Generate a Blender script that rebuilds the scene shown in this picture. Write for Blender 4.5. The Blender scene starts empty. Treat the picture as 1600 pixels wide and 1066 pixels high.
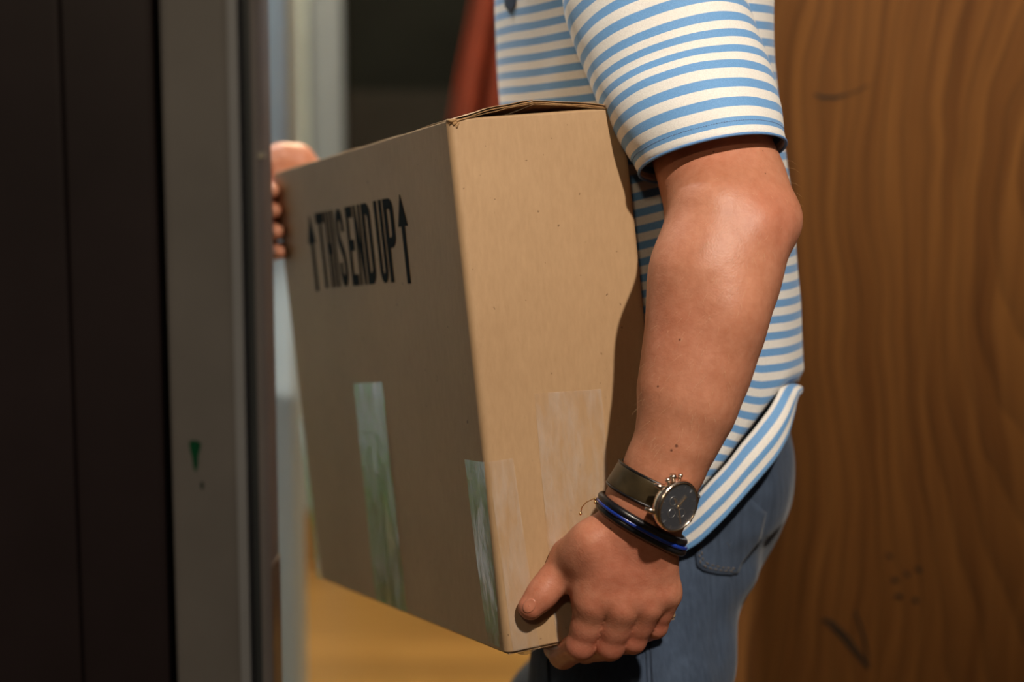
import bpy, bmesh, math, random
import numpy as np
from mathutils import Vector, Matrix, noise
from mathutils.bvhtree import BVHTree

random.seed(7); np.random.seed(7)
scene = bpy.context.scene
COL = scene.collection

# ------------------------------------------------------------------ camera
F_PX = 2700.0                       # focal length in pixels of a 1600 px wide frame
PITCH = math.radians(7.7)
CAM_H = 1.20
cam_data = bpy.data.cameras.new('camera')
cam_data.sensor_width = 36.0
cam_data.lens = F_PX / 1600.0 * 36.0
cam_data.clip_start = 0.05
cam_data.dof.use_dof = True
cam_data.dof.focus_distance = 1.39
cam_data.dof.aperture_fstop = 2.7
cam = bpy.data.objects.new('camera', cam_data)
cam.location = (0, 0, CAM_H)
cam.rotation_euler = (math.pi/2 - PITCH, 0, 0)
COL.objects.link(cam)
scene.camera = cam

# ------------------------------------------------------------------ world, lights, exposure
scene.view_settings.view_transform = 'Standard'
scene.view_settings.look = 'None'
scene.view_settings.gamma = 1.0
scene.view_settings.use_curve_mapping = False
scene.view_settings.exposure = 0.0
world = bpy.data.worlds.new('world'); scene.world = world
world.use_nodes = True
bg = world.node_tree.nodes['Background']
bg.inputs[0].default_value = (1.0, 0.93, 0.85, 1)
bg.inputs[1].default_value = 0.022

def add_light(name, kind, loc, target, energy, color, **kw):
    d = bpy.data.lights.new(name, kind); d.energy = energy; d.color = color
    for k, v in kw.items(): setattr(d, k, v)
    o = bpy.data.objects.new(name, d); COL.objects.link(o)
    o.location = loc
    o.rotation_euler = (Vector(target) - Vector(loc)).to_track_quat('-Z', 'Y').to_euler()
    return o
add_light('ceiling_spot', 'SPOT', (0.60, 0.0, 2.45), (0.06, 1.55, 1.08), 182, (1.0, 0.89, 0.76),
          spot_size=math.radians(21), spot_blend=0.2, shadow_soft_size=0.030)
add_light('hall_lamp', 'POINT', (-0.20, -0.60, 1.95), (0, 1, 1), 18, (1.0, 0.80, 0.54), shadow_soft_size=0.07)
add_light('door_fill_spot', 'SPOT', (0.78, 1.22, 2.62), (0.53, 1.99, 1.42), 480, (1.0, 0.84, 0.60),  # added fill without a known fixture, brightens the upper wooden door
          spot_size=math.radians(40), spot_blend=0.9, shadow_soft_size=0.05)
add_light('window_daylight', 'AREA', (-1.75, 2.9, 1.22), (-1.0, 2.9, 1.22), 6, (0.80, 0.95, 1.0),
          shape='RECTANGLE', size=1.9, size_y=2.3)
add_light('room_lamp', 'POINT', (-0.20, 2.95, 2.25), (0, 3.3, 0), 82, (1.0, 0.80, 0.52), shadow_soft_size=0.12)
add_light('post_fill_light', 'POINT', (-0.42, 2.04, 2.45), (0, 3.3, 0), 48, (0.86, 0.95, 1.0), shadow_soft_size=0.08)  # added cool fill without a known fixture, brightens the post and far hand

# ------------------------------------------------------------------ helpers
CP, SP = math.cos(PITCH), math.sin(PITCH)
def c2w(p):                                   # camera-aligned metres (right, forward, up) -> world
    p = np.asarray(p, float)
    x, y, z = p[..., 0], p[..., 1], p[..., 2]
    return np.stack([x, y*CP + z*SP, -y*SP + z*CP + CAM_H], -1)
def w2c(p):
    p = np.asarray(p, float)
    x, y, z = p[..., 0], p[..., 1], p[..., 2] - CAM_H
    return np.stack([x, y*CP - z*SP, y*SP + z*CP], -1)
def pc(px, py, d):                            # a measured direction at its own distance -> camera-aligned metres
    return np.array([(px-800)/F_PX*d, d, (533-py)/F_PX*d])
def W(px, py, d): return c2w(pc(px, py, d))
def to_px(pw):
    c = w2c(pw); return 800 + F_PX*c[..., 0]/c[..., 1], 533 - F_PX*c[..., 2]/c[..., 1]
def lerp_tab(tab, x):
    return np.interp(x, [t[0] for t in tab], [t[1] for t in tab])
def norm(v):
    v = np.asarray(v, float); return v/np.linalg.norm(v)
def smooth01(x):
    x = np.clip(x, 0, 1); return x*x*(3-2*x)

def mesh_obj(name, verts, faces, mat, parent=None, smooth=True, attrs=None):
    me = bpy.data.meshes.new(name)
    me.from_pydata([tuple(map(float, v)) for v in verts], [], [tuple(map(int, f)) for f in faces])
    me.update()
    if smooth: me.polygons.foreach_set('use_smooth', [True]*len(me.polygons))
    if attrs:
        for k, a in attrs.items():
            at = me.attributes.new(k, 'FLOAT', 'POINT'); at.data.foreach_set('value', np.asarray(a, np.float32))
    if mat: me.materials.append(mat)
    o = bpy.data.objects.new(name, me); COL.objects.link(o)
    if parent: parent_to(o, parent)
    return o
def parent_to(o, p):
    o.parent = p
    o.matrix_parent_inverse = p.matrix_basis.inverted() if p.parent is None else Matrix.Identity(4)
def fix_normals(o):
    bm = bmesh.new(); bm.from_mesh(o.data); bmesh.ops.recalc_face_normals(bm, faces=bm.faces[:])
    bm.to_mesh(o.data); bm.free()
def thing(name, label, cat, loc=(0, 0, 0), group=None):
    o = bpy.data.objects.new(name, None); COL.objects.link(o); o.location = loc
    o.empty_display_size = 0.05
    bpy.context.view_layer.update()
    return tag(o, label, cat, group)
def tag(o, label, cat, group=None):
    o['label'] = label; o['category'] = cat
    if group: o['group'] = group
    return o
def structure(o, label=None, cat=None):
    o['kind'] = 'structure'
    if label: o['label'] = label
    if cat: o['category'] = cat
    return o
def box_data(lo, hi, bevel=0.0, segs=2):
    bm = bmesh.new(); bmesh.ops.create_cube(bm, size=1.0)
    lo, hi = Vector(lo), Vector(hi)
    for v in bm.verts:
        v.co = Vector(((v.co.x+.5)*(hi.x-lo.x)+lo.x, (v.co.y+.5)*(hi.y-lo.y)+lo.y, (v.co.z+.5)*(hi.z-lo.z)+lo.z))
    if bevel: bmesh.ops.bevel(bm, geom=bm.edges[:], offset=bevel, segments=segs, affect='EDGES', profile=.6)
    bm.verts.index_update()
    vs = [tuple(v.co) for v in bm.verts]; fs = [[v.index for v in f.verts] for f in bm.faces]
    bm.free(); return vs, fs
def box(name, lo, hi, mat, parent=None, bevel=0.0, M=None):
    vs, fs = box_data(lo, hi, bevel)
    if M is not None: vs = [tuple(M(v)) for v in vs]
    o = mesh_obj(name, vs, fs, mat, parent, smooth=False)
    return o
def grid_faces(nu, nv, wrap=False, off=0):
    f = []
    for j in range(nv-1):
        for i in range(nu if wrap else nu-1):
            a = j*nu+i; b = j*nu+(i+1) % nu; f.append((off+a, off+b, off+b+nu, off+a+nu))
    return f
def tube(pts, rad, n=10, caps=True):
    pts = [np.asarray(p, float) for p in pts]; m = len(pts)
    rad = [rad]*m if np.isscalar(rad) else rad
    vs = []; up = None
    for i in range(m):
        t = norm(pts[min(i+1, m-1)]-pts[max(i-1, 0)])
        if up is None:
            up = np.cross(t, [0.3, 0.2, 0.9]); up = norm(up)
        up = norm(up - t*np.dot(up, t)); w = np.cross(t, up)
        for k in range(n):
            a = 2*math.pi*k/n; vs.append(pts[i] + rad[i]*(math.cos(a)*up+math.sin(a)*w))
    fs = grid_faces(n, m, True)
    if caps:
        fs.append(tuple(range(n))[::-1]); fs.append(tuple(range((m-1)*n, m*n)))
    return vs, fs
def merge(parts):
    V = []; Fc = []
    for v, f in parts:
        o = len(V); V += list(v); Fc += [tuple(i+o for i in q) for q in f]
    return V, Fc
def add_mod(o, kind, **kw):
    m = o.modifiers.new(kind.lower(), kind)
    for k, v in kw.items(): setattr(m, k, v)
    return m

# ------------------------------------------------------------------ materials
class NT:
    def __init__(s, name):
        s.m = bpy.data.materials.new(name); s.m.use_nodes = True
        s.t = s.m.node_tree; s.b = s.t.nodes['Principled BSDF']; s.out = s.t.nodes['Material Output']
    def n(s, kind, **kw):
        nd = s.t.nodes.new(kind)
        for k, v in kw.items():
            if k.startswith('_'): setattr(nd, k[1:], v)
            else: nd.inputs[k.replace('__', ' ')].default_value = v
        return nd
    def l(s, a, b): s.t.links.new(a, b)
    def ramp(s, fac, stops):
        r = s.t.nodes.new('ShaderNodeValToRGB'); e = r.color_ramp.elements
        while len(e) < len(stops): e.new(0.5)
        for k, (p, c) in enumerate(stops):
            e[k].position = p; e[k].color = (*c, 1) if len(c) == 3 else c
        s.l(fac, r.inputs[0]); return r.outputs[0]
    def math(s, op, a, b=None, c=None):
        nd = s.t.nodes.new('ShaderNodeMath'); nd.operation = op
        for i, v in enumerate((a, b, c)):
            if v is None: continue
            if isinstance(v, (int, float)): nd.inputs[i].default_value = v
            else: s.l(v, nd.inputs[i])
        return nd.outputs[0]
    def mix(s, fac, a, b, blend='MIX'):
        nd = s.t.nodes.new('ShaderNodeMixRGB'); nd.blend_type = blend
        for i, v in zip((0, 1, 2), (fac, a, b)):
            if isinstance(v, (int, float)): nd.inputs[i].default_value = v
            elif isinstance(v, tuple): nd.inputs[i].default_value = (*v, 1)
            else: s.l(v, nd.inputs[i])
        return nd.outputs[0]
    def coord(s, scale=(1, 1, 1), kind='Object', rot=(0, 0, 0), loc=(0, 0, 0)):
        tc = s.t.nodes.new('ShaderNodeTexCoord'); mp = s.t.nodes.new('ShaderNodeMapping')
        mp.inputs['Scale'].default_value = scale; mp.inputs['Rotation'].default_value = rot; mp.inputs['Location'].default_value = loc
        s.l(tc.outputs[kind], mp.inputs[0]); return mp.outputs[0]
    def noise(s, vec, scale, detail=4, rough=.55, dist=0.0):
        nd = s.t.nodes.new('ShaderNodeTexNoise')
        nd.inputs['Scale'].default_value = scale; nd.inputs['Detail'].default_value = detail
        nd.inputs['Roughness'].default_value = rough; nd.inputs['Distortion'].default_value = dist
        s.l(vec, nd.inputs['Vector']); return nd.outputs[0]
    def bump(s, h, strength=.2, dist=.001):
        nd = s.t.nodes.new('ShaderNodeBump'); nd.inputs['Strength'].default_value = strength
        nd.inputs['Distance'].default_value = dist; s.l(h, nd.inputs['Height']); s.l(nd.outputs[0], s.b.inputs['Normal'])
    def base(s, c):
        if isinstance(c, tuple): s.b.inputs['Base Color'].default_value = (*c, 1)
        else: s.l(c, s.b.inputs['Base Color'])
    def set(s, **kw):
        for k, v in kw.items(): s.b.inputs[k.replace('__', ' ')].default_value = v
        return s

def m_plain(name, c, rough=.5, metal=0.0, var=.12, scale=20, bump=0.0):
    t = NT(name); v = t.coord()
    nz = t.noise(v, scale, 4)
    lo = tuple(x*(1-var) for x in c); hi = tuple(min(1, x*(1+var)) for x in c)
    t.base(t.ramp(nz, [(.3, lo), (.7, hi)])); t.set(Roughness=rough, Metallic=metal)
    if bump: t.bump(nz, bump, .001)
    return t.m

def m_cardboard():
    t = NT('cardboard'); v = t.coord()
    a = t.noise(v, 9, 3); b = t.noise(t.coord((1, 1, .25)), 260, 5, .65)
    c1 = t.ramp(a, [(.3, (.40, .245, .125)), (.7, (.455, .285, .150))])
    c2 = t.mix(.22, c1, t.ramp(b, [(.25, (.30, .185, .095)), (.75, (.58, .39, .225))]))
    sp = t.noise(v, 170, 2, .5)
    c3 = t.mix(t.ramp(sp, [(.73, (0, 0, 0)), (.77, (.8, .8, .8))]), c2, (.16, .085, .04))
    t.base(c3); t.set(Roughness=.52, Specular__IOR__Level=.35); t.bump(b, .12, .0006); return t.m
def m_shirt():
    t = NT('striped_jersey')
    at = t.n('ShaderNodeAttribute', _attribute_name='stripe')
    wob = t.noise(t.coord(), 40, 2)
    s = t.math('ADD', at.outputs['Fac'], t.math('MULTIPLY', t.math('SUBTRACT', wob, .5), .03))
    fr = t.math('FRACT', s)
    d = t.math('ABSOLUTE', t.math('SUBTRACT', fr, .5))
    mk = t.ramp(d, [(.228, (1, 1, 1)), (.252, (0, 0, 0))])
    knit = t.noise(t.coord((1, 1, 1)), 900, 2)
    blue = t.ramp(knit, [(.3, (.135, .315, .60)), (.7, (.17, .375, .68))])
    white = t.ramp(knit, [(.3, (.74, .70, .65)), (.7, (.86, .83, .78))])
    t.base(t.mix(mk, white, blue)); t.set(Roughness=.62, Sheen__Weight=.25, Specular__IOR__Level=.3)
    t.bump(t.math('ADD', t.math('MULTIPLY', knit, .2), t.noise(t.coord(), 26, 3)), .22, .004); return t.m
def m_denim():
    t = NT('denim'); v = t.coord()
    tw = t.n('ShaderNodeTexWave', _wave_type='BANDS', _bands_direction='DIAGONAL', Scale=420.0, Distortion=1.5)
    t.l(v, tw.inputs['Vector'])
    streak = t.noise(t.coord((260, 260, 14)), 1.0, 3); fade = t.noise(v, 18, 5, .65)
    c = t.ramp(fade, [(.3, (.016, .027, .050)), (.72, (.062, .092, .150))])
    c = t.mix(.35, c, t.ramp(streak, [(.3, (.020, .032, .060)), (.75, (.095, .135, .215))]))
    c = t.mix(.25, c, t.ramp(tw.outputs[0], [(.2, (.016, .025, .045)), (.8, (.10, .13, .18))]))
    t.base(c); t.set(Roughness=.82, Specular__IOR__Level=.2, Sheen__Weight=.15)
    t.bump(t.math('ADD', t.math('MULTIPLY', streak, .3), t.noise(v, 34, 3)), .35, .004); return t.m
def m_skin(moles=()):
    t = NT('skin'); v = t.coord()
    at = t.n('ShaderNodeAttribute', _attribute_name='flush')
    a = t.noise(v, 26, 4, .6); f = t.noise(v, 150, 4, .6)
    pale = t.ramp(a, [(.3, (.44, .165, .085)), (.7, (.555, .228, .130))])
    red = t.ramp(a, [(.3, (.47, .125, .072)), (.7, (.58, .180, .110))])
    c = t.mix(at.outputs['Fac'], pale, red)
    c = t.mix(.22, c, t.ramp(f, [(.3, (.38, .13, .07)), (.7, (.68, .35, .23))]))
    tc = t.n('ShaderNodeTexCoord')
    for p, r in moles:
        dn = t.n('ShaderNodeVectorMath', _operation='DISTANCE'); t.l(tc.outputs['Object'], dn.inputs[0])
        dn.inputs[1].default_value = tuple(p)
        c = t.mix(t.ramp(t.math('DIVIDE', dn.outputs['Value'], r), [(.5, (.85, .85, .85)), (1.0, (0, 0, 0))]), c, (.10, .03, .015))
    t.base(c)
    t.set(Roughness=.47, Specular__IOR__Level=.42, Subsurface__Weight=.12, Subsurface__Scale=.006)
    t.b.inputs['Subsurface Radius'].default_value = (1.0, .35, .2)
    vo = t.n('ShaderNodeTexVoronoi', Scale=620.0); t.l(v, vo.inputs['Vector'])
    t.bump(t.math('ADD', t.math('MULTIPLY', vo.outputs[0], .5), t.noise(v, 240, 3)), .16, .0012); return t.m
def m_wood():
    t = NT('walnut_veneer')
    vx = t.n('ShaderNodeTexCoord')
    warp = t.noise(t.coord((2.0, 1, 1.1)), 1.6, 3, .5)
    wv = t.n('ShaderNodeVectorMath', _operation='ADD')
    comb = t.n('ShaderNodeCombineXYZ'); t.l(t.math('MULTIPLY', t.math('SUBTRACT', warp, .5), .16), comb.inputs[0])
    t.l(vx.outputs['Object'], wv.inputs[0]); t.l(comb.outputs[0], wv.inputs[1])
    mp = t.n('ShaderNodeMapping'); mp.inputs['Location'].default_value = (-.62*6.5, 0, -1.16*1.15); mp.inputs['Scale'].default_value = (6.5, .01, 1.15)
    t.l(wv.outputs[0], mp.inputs[0])
    rings = t.n('ShaderNodeTexWave', _wave_type='RINGS', _rings_direction='Y', _wave_profile='SAW', Scale=2.3, Distortion=2.2, Detail=3.0)
    rings.inputs['Detail Scale'].default_value = 1.4
    t.l(mp.outputs[0], rings.inputs['Vector'])
    m2 = t.n('ShaderNodeMapping'); m2.inputs['Scale'].default_value = (60, 1, 1.6); t.l(wv.outputs[0], m2.inputs[0])
    fine = t.noise(m2.outputs[0], 1.0, 5, .6)
    m3 = t.n('ShaderNodeMapping'); m3.inputs['Scale'].default_value = (9, 1, .7); t.l(wv.outputs[0], m3.inputs[0])
    broad = t.noise(m3.outputs[0], 1.0, 3, .5)
    c = t.ramp(broad, [(.28, (.085, .030, .010)), (.5, (.185, .072, .019)), (.74, (.27, .118, .032))])
    c = t.mix(.55, c, t.ramp(rings.outputs[0], [(0, (.26, .105, .028)), (.6, (.17, .063, .018)), (1, (.045, .016, .007))]))
    c = t.mix(.45, c, t.ramp(fine, [(.3, (.06, .022, .008)), (.7, (.34, .155, .045))]))
    t.base(c); t.set(Roughness=.42, Specular__IOR__Level=.35); t.bump(fine, .08, .001); return t.m
def m_plank(name, k):
    t = NT(name)
    g = t.noise(t.coord((1.2, 22, 1), loc=(k*3.1, k*1.7, 0)), 2.0, 5, .6)
    h = 1 + .14*math.sin(k*2.4)
    t.base(t.ramp(g, [(.3, (.37*h, .195*h, .055*h)), (.7, (.58*h, .335*h, .105*h))])); t.set(Roughness=.38); t.bump(g, .05, .001); return t.m
def m_tape(name='packing_tape', haze=.05, gloss=1.0, rough=.16):
    t = NT(name); v = t.coord()
    n1 = t.noise(t.coord((30, 30, 11)), 2.2, 4, .6, .6); n2 = t.noise(v, 150, 3)
    bn = t.n('ShaderNodeBump', Strength=.30, Distance=.002); t.l(t.math('ADD', n1, t.math('MULTIPLY', n2, .12)), bn.inputs['Height'])
    t.base((.85, .83, .80)); t.set(Roughness=.4, Specular__IOR__Level=.2)
    tr = t.n('ShaderNodeBsdfTransparent')
    hz = t.n('ShaderNodeMixShader'); t.l(tr.outputs[0], hz.inputs[1]); t.l(t.b.outputs[0], hz.inputs[2])
    t.l(t.ramp(t.noise(t.coord((60, 60, 14)), 1.5, 4, .65), [(.38, (haze*.2,)*3), (.8, (min(1, haze*3.5),)*3)]), hz.inputs[0])
    gl = t.n('ShaderNodeBsdfGlossy', Roughness=rough); gl.inputs['Color'].default_value = (1, 1, 1, 1); t.l(bn.outputs[0], gl.inputs['Normal'])
    lw = t.n('ShaderNodeLayerWeight', Blend=.5); fc = t.math('MULTIPLY_ADD', t.math('POWER', lw.outputs['Facing'], 2.5), .55, .04)
    mx = t.n('ShaderNodeMixShader'); t.l(t.math('MULTIPLY', fc, gloss), mx.inputs[0]); t.l(hz.outputs[0], mx.inputs[1]); t.l(gl.outputs[0], mx.inputs[2])
    t.l(mx.outputs[0], t.out.inputs[0]); return t.m
def m_metal(name, c, rough=.22):
    return m_plain(name, c, rough, 1.0, .06, 60)
def m_glass(name, tint=(.9, .95, .95)):
    t = NT(name); t.base(tint); t.set(Roughness=.03, IOR=1.45, Transmission__Weight=1.0); t.set(Alpha=.25); return t.m

M_CARD = m_cardboard(); M_CARDEDGE = m_plain('cut_cardboard', (.36, .205, .085), .8, 0, .35, 300, .3)
M_CARDIN = m_plain('inner_cardboard', (.30, .135, .065), .8, 0, .2, 60)
M_INK = m_plain('print_ink', (.010, .013, .015), .85, 0, .2, 90); M_INK.node_tree.nodes['Principled BSDF'].inputs['Specular IOR Level'].default_value = .12
M_SHIRT = m_shirt(); M_DENIM = m_denim()
M_THREAD = m_plain('seam_thread', (.16, .13, .10), .8, 0, .3, 400)
M_SEAMB = m_plain('blue_hem', (.12, .26, .52), .7, 0, .1, 200)
M_WOOD = m_wood(); M_TAPE = m_tape('packing_tape', .05, 1.7, .14); M_TAPED = m_tape('dull_tape', .07, 1.0, .28)
M_LEATHER = m_plain('brown_leather', (.055, .038, .018), .36, 0, .4, 60, .15)
M_BLACKL = m_plain('black_leather', (.008, .008, .010), .3, 0, .3, 90, .1)
M_BLUEL = m_plain('blue_cord', (.012, .04, .30), .25, 0, .2, 90)
M_STEEL = m_metal('rose_steel', (.80, .66, .54), .2); M_GOLD = m_metal('gold', (.86, .58, .28), .22)
M_DIAL = m_plain('dark_dial', (.010, .010, .017), .5, 0, .3, 500)
M_SILVER = m_metal('silver', (.8, .8, .8), .25)
M_JAMB = m_plain('grey_paint', (.37, .355, .36), .5, 0, .10, 9, .05)
M_JAMBLIT = m_plain('jamb_grey_lit', (.58, .61, .68), .42, 0, .06, 9)  # jamb grey with the light on the bead painted in
M_JAMBSHADE = m_plain('jamb_grey_shaded', (.10, .115, .135), .5, 0, .1, 9)  # jamb grey with the shade of the groove painted in
M_LEAF = m_plain('aubergine_paint', (.060, .042, .050), .42, 0, .25, 5)
M_BLUEG = m_plain('blue_grey_paint', (.44, .54, .59), .5, 0, .05, 6)
M_BLUED = m_plain('slate_blue_paint', (.20, .24, .29), .5, 0, .05, 6)
M_WALL = m_plain('pale_wall', (.36, .40, .40), .7, 0, .05, 5)
M_WHITE = m_plain('ceiling_white', (.7, .7, .68), .8, 0, .03, 5)
M_RUST = m_plain('rust_cloth', (.17, .022, .006), .8, 0, .2, 20)
M_BLACK = m_plain('black_glass', (.006, .007, .006), .6, 0, .2, 8)
M_BROWNG = m_plain('brown_grey_panel', (.022, .020, .018), .6, 0, .1, 8)
for m_ in (M_BLACK, M_BROWNG): m_.node_tree.nodes['Principled BSDF'].inputs['Specular IOR Level'].default_value = .08
M_GREEN = m_plain('green_paint', (.0, .13, .05), .4, 0, .3, 200)
M_STRIP = m_plain('strip_brown', (.27, .16, .11), .35, 0, .15, 20)
M_MARK = m_plain('dark_scuff', (.028, .018, .012), .7, 0, .4, 150)

# ------------------------------------------------------------------ the setting
fl = structure(box('floor', (-3.0, -1.2, -.12), (2.4, 5.2, -.012), m_plain('subfloor', (.2, .12, .05), .8)))
pl_w = .148; k = 0
pm = [m_plank('oak_plank_%d' % i, i) for i in range(5)]
yy = 1.0
while yy < 4.45:
    o = box('plank', (-2.4, yy+.0012, -.012), (2.4, min(yy+pl_w-.0012, 4.47), 0.0), pm[k % 5], fl, .0012)
    yy += pl_w; k += 1
structure(box('wall_back', (-3.0, 4.47, 0), (2.4, 4.6, 2.7), M_WALL))
bb = structure(box('baseboard_back', (-3.0, 4.445, .001), (-.50, 4.47, .150), m_plank('honey_skirting', 2), None, .004))
structure(box('ceiling', (-3.0, 2.35, 2.7), (2.4, 4.6, 2.8), M_WHITE))
# left room wall with its window
XW = -1.40
wl = structure(box('wall_left', (XW-.1, 1.5, 0), (XW, 2.0, 2.7), M_WALL))
box('wall_panel', (XW-.1, 3.8, 0), (XW, 4.47, 2.7), M_WALL, wl)
box('wall_panel', (XW-.1, 2.0, 0), (XW, 3.8, .05), M_WALL, wl)
box('wall_panel', (XW-.1, 2.0, 2.45), (XW, 3.8, 2.7), M_WALL, wl)
wn = structure(box('window_1', (XW-.09, 2.0, .05), (XW-.01, 3.8, .10), M_WHITE))
box('window_frame', (XW-.09, 2.0, 2.40), (XW-.01, 3.8, 2.45), M_WHITE, wn)
for y0 in (2.0, 2.875, 3.75): box('window_frame', (XW-.09, y0, .10), (XW-.01, y0+.05, 2.40), M_WHITE, wn)
M_WGLASS = m_glass('window_glass')
for y0 in (2.05, 2.925): box('pane', (XW-.055, y0, .10), (XW-.050, y0+.825, 2.40), M_WGLASS, wn)

def xat(px, d): return (px-800)/F_PX*d
# far door: slate frame, black glazing, dull lower panel
yd = 4.40
dr = structure(box('door_1', (xat(492, 4.40), yd-.03, 0.0), (xat(540, 4.40), yd+.07, 2.25), M_BLUED, None, .006))
box('door_stile', (xat(742, 4.40), yd-.03, 0.0), (xat(800, 4.40), yd+.07, 2.25), M_BLUED, dr, .006)
box('pane', (xat(540, 4.4), yd+.01, 1.24), (xat(742, 4.4), yd+.03, 2.25), M_BLACK, dr)
box('lower_panel', (xat(540, 4.4), yd, 0.0), (xat(742, 4.4), yd+.05, 1.24), M_BROWNG, dr, .004)
tr = structure(box('trim_1', (xat(470, 4.42), 4.425, .15), (xat(484, 4.42), 4.47, 2.6), m_plain('cream_trim', (.42, .48, .49), .6), None, .006))
# rust-red curtain hanging beside the far door
cv = []; nu, nv = 60, 24; yc = 3.95
for j in range(nv):
    z = 2.45 - j/(nv-1)*2.44
    xl = lerp_tab([(0, xat(668, yc)), (1.0, xat(690, yc)), (1.22, xat(708, yc)), (1.46, xat(742, yc)), (2.0, xat(790, yc)), (2.45, xat(800, yc))], z)
    xr = xat(905, yc)
    for i in range(nu):
        u = i/(nu-1)
        cv.append((xl+(xr-xl)*u, yc + .035*math.sin(u*30+.6*math.sin(z*2)), z))
cur = mesh_obj('curtain', cv, grid_faces(nu, nv), M_RUST)
add_mod(cur, 'SOLIDIFY', thickness=.006)
tag(cur, 'rust-red curtain hanging behind the chest of the man', 'curtain')
# slate post between jamb and room
po = structure(box('trim_2', (-.52, 2.38, 0), (xat(457, 2.40), 2.50, 2.6), M_BLUEG, None, .012), None)

# near door frame (jamb) on the left: profiled upright
dj = 1.115
jb = structure(box('door_frame', (xat(257, dj), dj, 0), (xat(363, dj), dj+.13, 2.4), M_JAMB, None, .004))
jb.name = 'trim_3'
def prism(name, poly, z0, z1, mat, parent):
    n = len(poly); vs = [(x, y, z0) for x, y in poly]+[(x, y, z1) for x, y in poly]
    fs = [tuple(range(n))[::-1], tuple(range(n, 2*n))]+[(i, (i+1) % n, n+(i+1) % n, n+i) for i in range(n)]
    o = mesh_obj(name, vs, fs, mat, parent, smooth=False); fix_normals(o); return o
x1, x2, x3, x4 = xat(363, dj), xat(378, dj), xat(396, dj), xat(412, dj)
x5 = xat(426, dj+.045)
prism('bead', [(x1, dj-.004), (x2, dj-.003), (x2, dj+.12), (x1, dj+.12)], 0, 2.4, M_JAMBLIT, jb)
prism('groove', [(x2, dj+.020), (x3, dj+.020), (x3, dj+.045), (x2, dj+.045)], 0, 2.4, M_JAMBSHADE, jb)
prism('door_stop', [(x3, dj+.002), (x4-.003, dj+.000), (x4, dj+.004), (x5, dj+.045), (x3, dj+.045)], 0, 2.4, m_plain('stop_grey_lit', (.46, .43, .45), .5, 0, .08, 9), jb)  # lighter grey carries the light caught by the stop
zc = float(W(410, 243, dj)[2])
box('strike_plate', (xat(406, dj), dj-.0015, zc-.0016), (xat(414, dj), dj+.012, zc+.0018), m_plain('worn_brass', (.75, .72, .62), .5), jb)
zk = float(W(425, 912, dj)[2])
prism('brown_strip', [(x4+.0004, dj+.006), (x5+.0010, dj+.044), (x5-.001, dj+.044), (x4-.001, dj+.006)], .15, zk, M_STRIP, jb)  # brown strip along the lower edge of the stop
# splash of green paint with a drip
gp = []
for (px, py) in [(287, 700), (292, 697), (300, 698), (306, 702), (304, 712), (301, 722), (300, 738), (296, 750), (293, 740), (291, 724), (288, 712)]:
    gp.append((xat(px, dj), float(W(px, py, dj)[2])))
def flat_patch(name, poly, y, th, mat, parent):
    n = len(poly); vs = [(x, y, z) for x, z in poly]+[(x, y-th, z) for x, z in poly]
    fs = [tuple(range(n)), tuple(range(n, 2*n))[::-1]]+[(i, (i+1) % n, n+(i+1) % n, n+i) for i in range(n)]
    o = mesh_obj(name, vs, fs, mat, parent, smooth=False); fix_normals(o); return o
flat_patch('paint_splash', gp, dj+.0002, .0008, M_GREEN, jb)
flat_patch('paint_drop', [(xat(a, dj), float(W(a, b, dj)[2])) for a, b in [(303, 766), (308, 765), (309, 772), (306, 778), (303, 775)]], dj+.0002, .0006, m_plain('dull_green', (.06, .085, .075), .5), jb)
# dark door leaf left of the frame
lf = structure(box('door_2', (-1.25, dj+.03, 0.01), (xat(232, dj), dj+.075, 2.35), M_LEAF, None, .004))
box('panel_moulding', (-.95, dj+.022, .35), (xat(90, dj), dj+.032, 1.9), M_LEAF, lf, .004)
structure(box('wall_front', (-2.2, dj+.09, 0), (xat(262, dj), dj+.2, 2.7), m_plain('dark_wall', (.03, .03, .03), .8)))

structure(box('light_block_wall', (.42, dj, 0), (2.4, dj+.12, 2.7), M_JAMB, None, .004))  # unseen wall, added to keep the key spot off the wooden door
# wooden door on the right
yw = 1.99
wd = structure(box('door_3', (.16, yw, .004), (1.30, yw+.045, 2.3), M_WOOD, None, .003))
def scuff(pts, w):
    P = [W(a, b, yw) for a, b in pts]; Ps = [(p[0], p[2]) for p in P]
    up = []; dn = []
    for i, p in enumerate(Ps):
        a = Ps[max(i-1, 0)]; b = Ps[min(i+1, len(Ps)-1)]
        t = np.array([b[0]-a[0], b[1]-a[1]]); t = t/np.linalg.norm(t); nrm = np.array([-t[1], t[0]])
        ww = w*(.35+.65*math.sin(math.pi*(i+.6)/(len(Ps)+.2)))
        up.append(tuple(np.array(p)+nrm*ww)); dn.append(tuple(np.array(p)-nrm*ww))
    flat_patch('scuff', up+dn[::-1], yw-.0001, .0005, M_MARK, wd)
scuff([(1268, 148), (1280, 152), (1298, 153), (1315, 149)], .0019)
scuff([(1315, 149), (1330, 144), (1350, 134)], .0007)
scuff([(1300, 994), (1312, 998), (1322, 1008), (1335, 1021), (1348, 1038), (1362, 1055), (1378, 1075)], .0042)
scuff([(1352, 978), (1358, 993), (1364, 1012), (1370, 1034), (1376, 1062)], .0018)
for a, b, w in [(1405, 888, .002), (1415, 928, .003), (1452, 910, .003), (1434, 918, .0025), (1422, 955, .0032), (1449, 962, .003)]:
    scuff([(a-4, b-3), (a, b), (a+5, b+1)], w)

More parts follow.
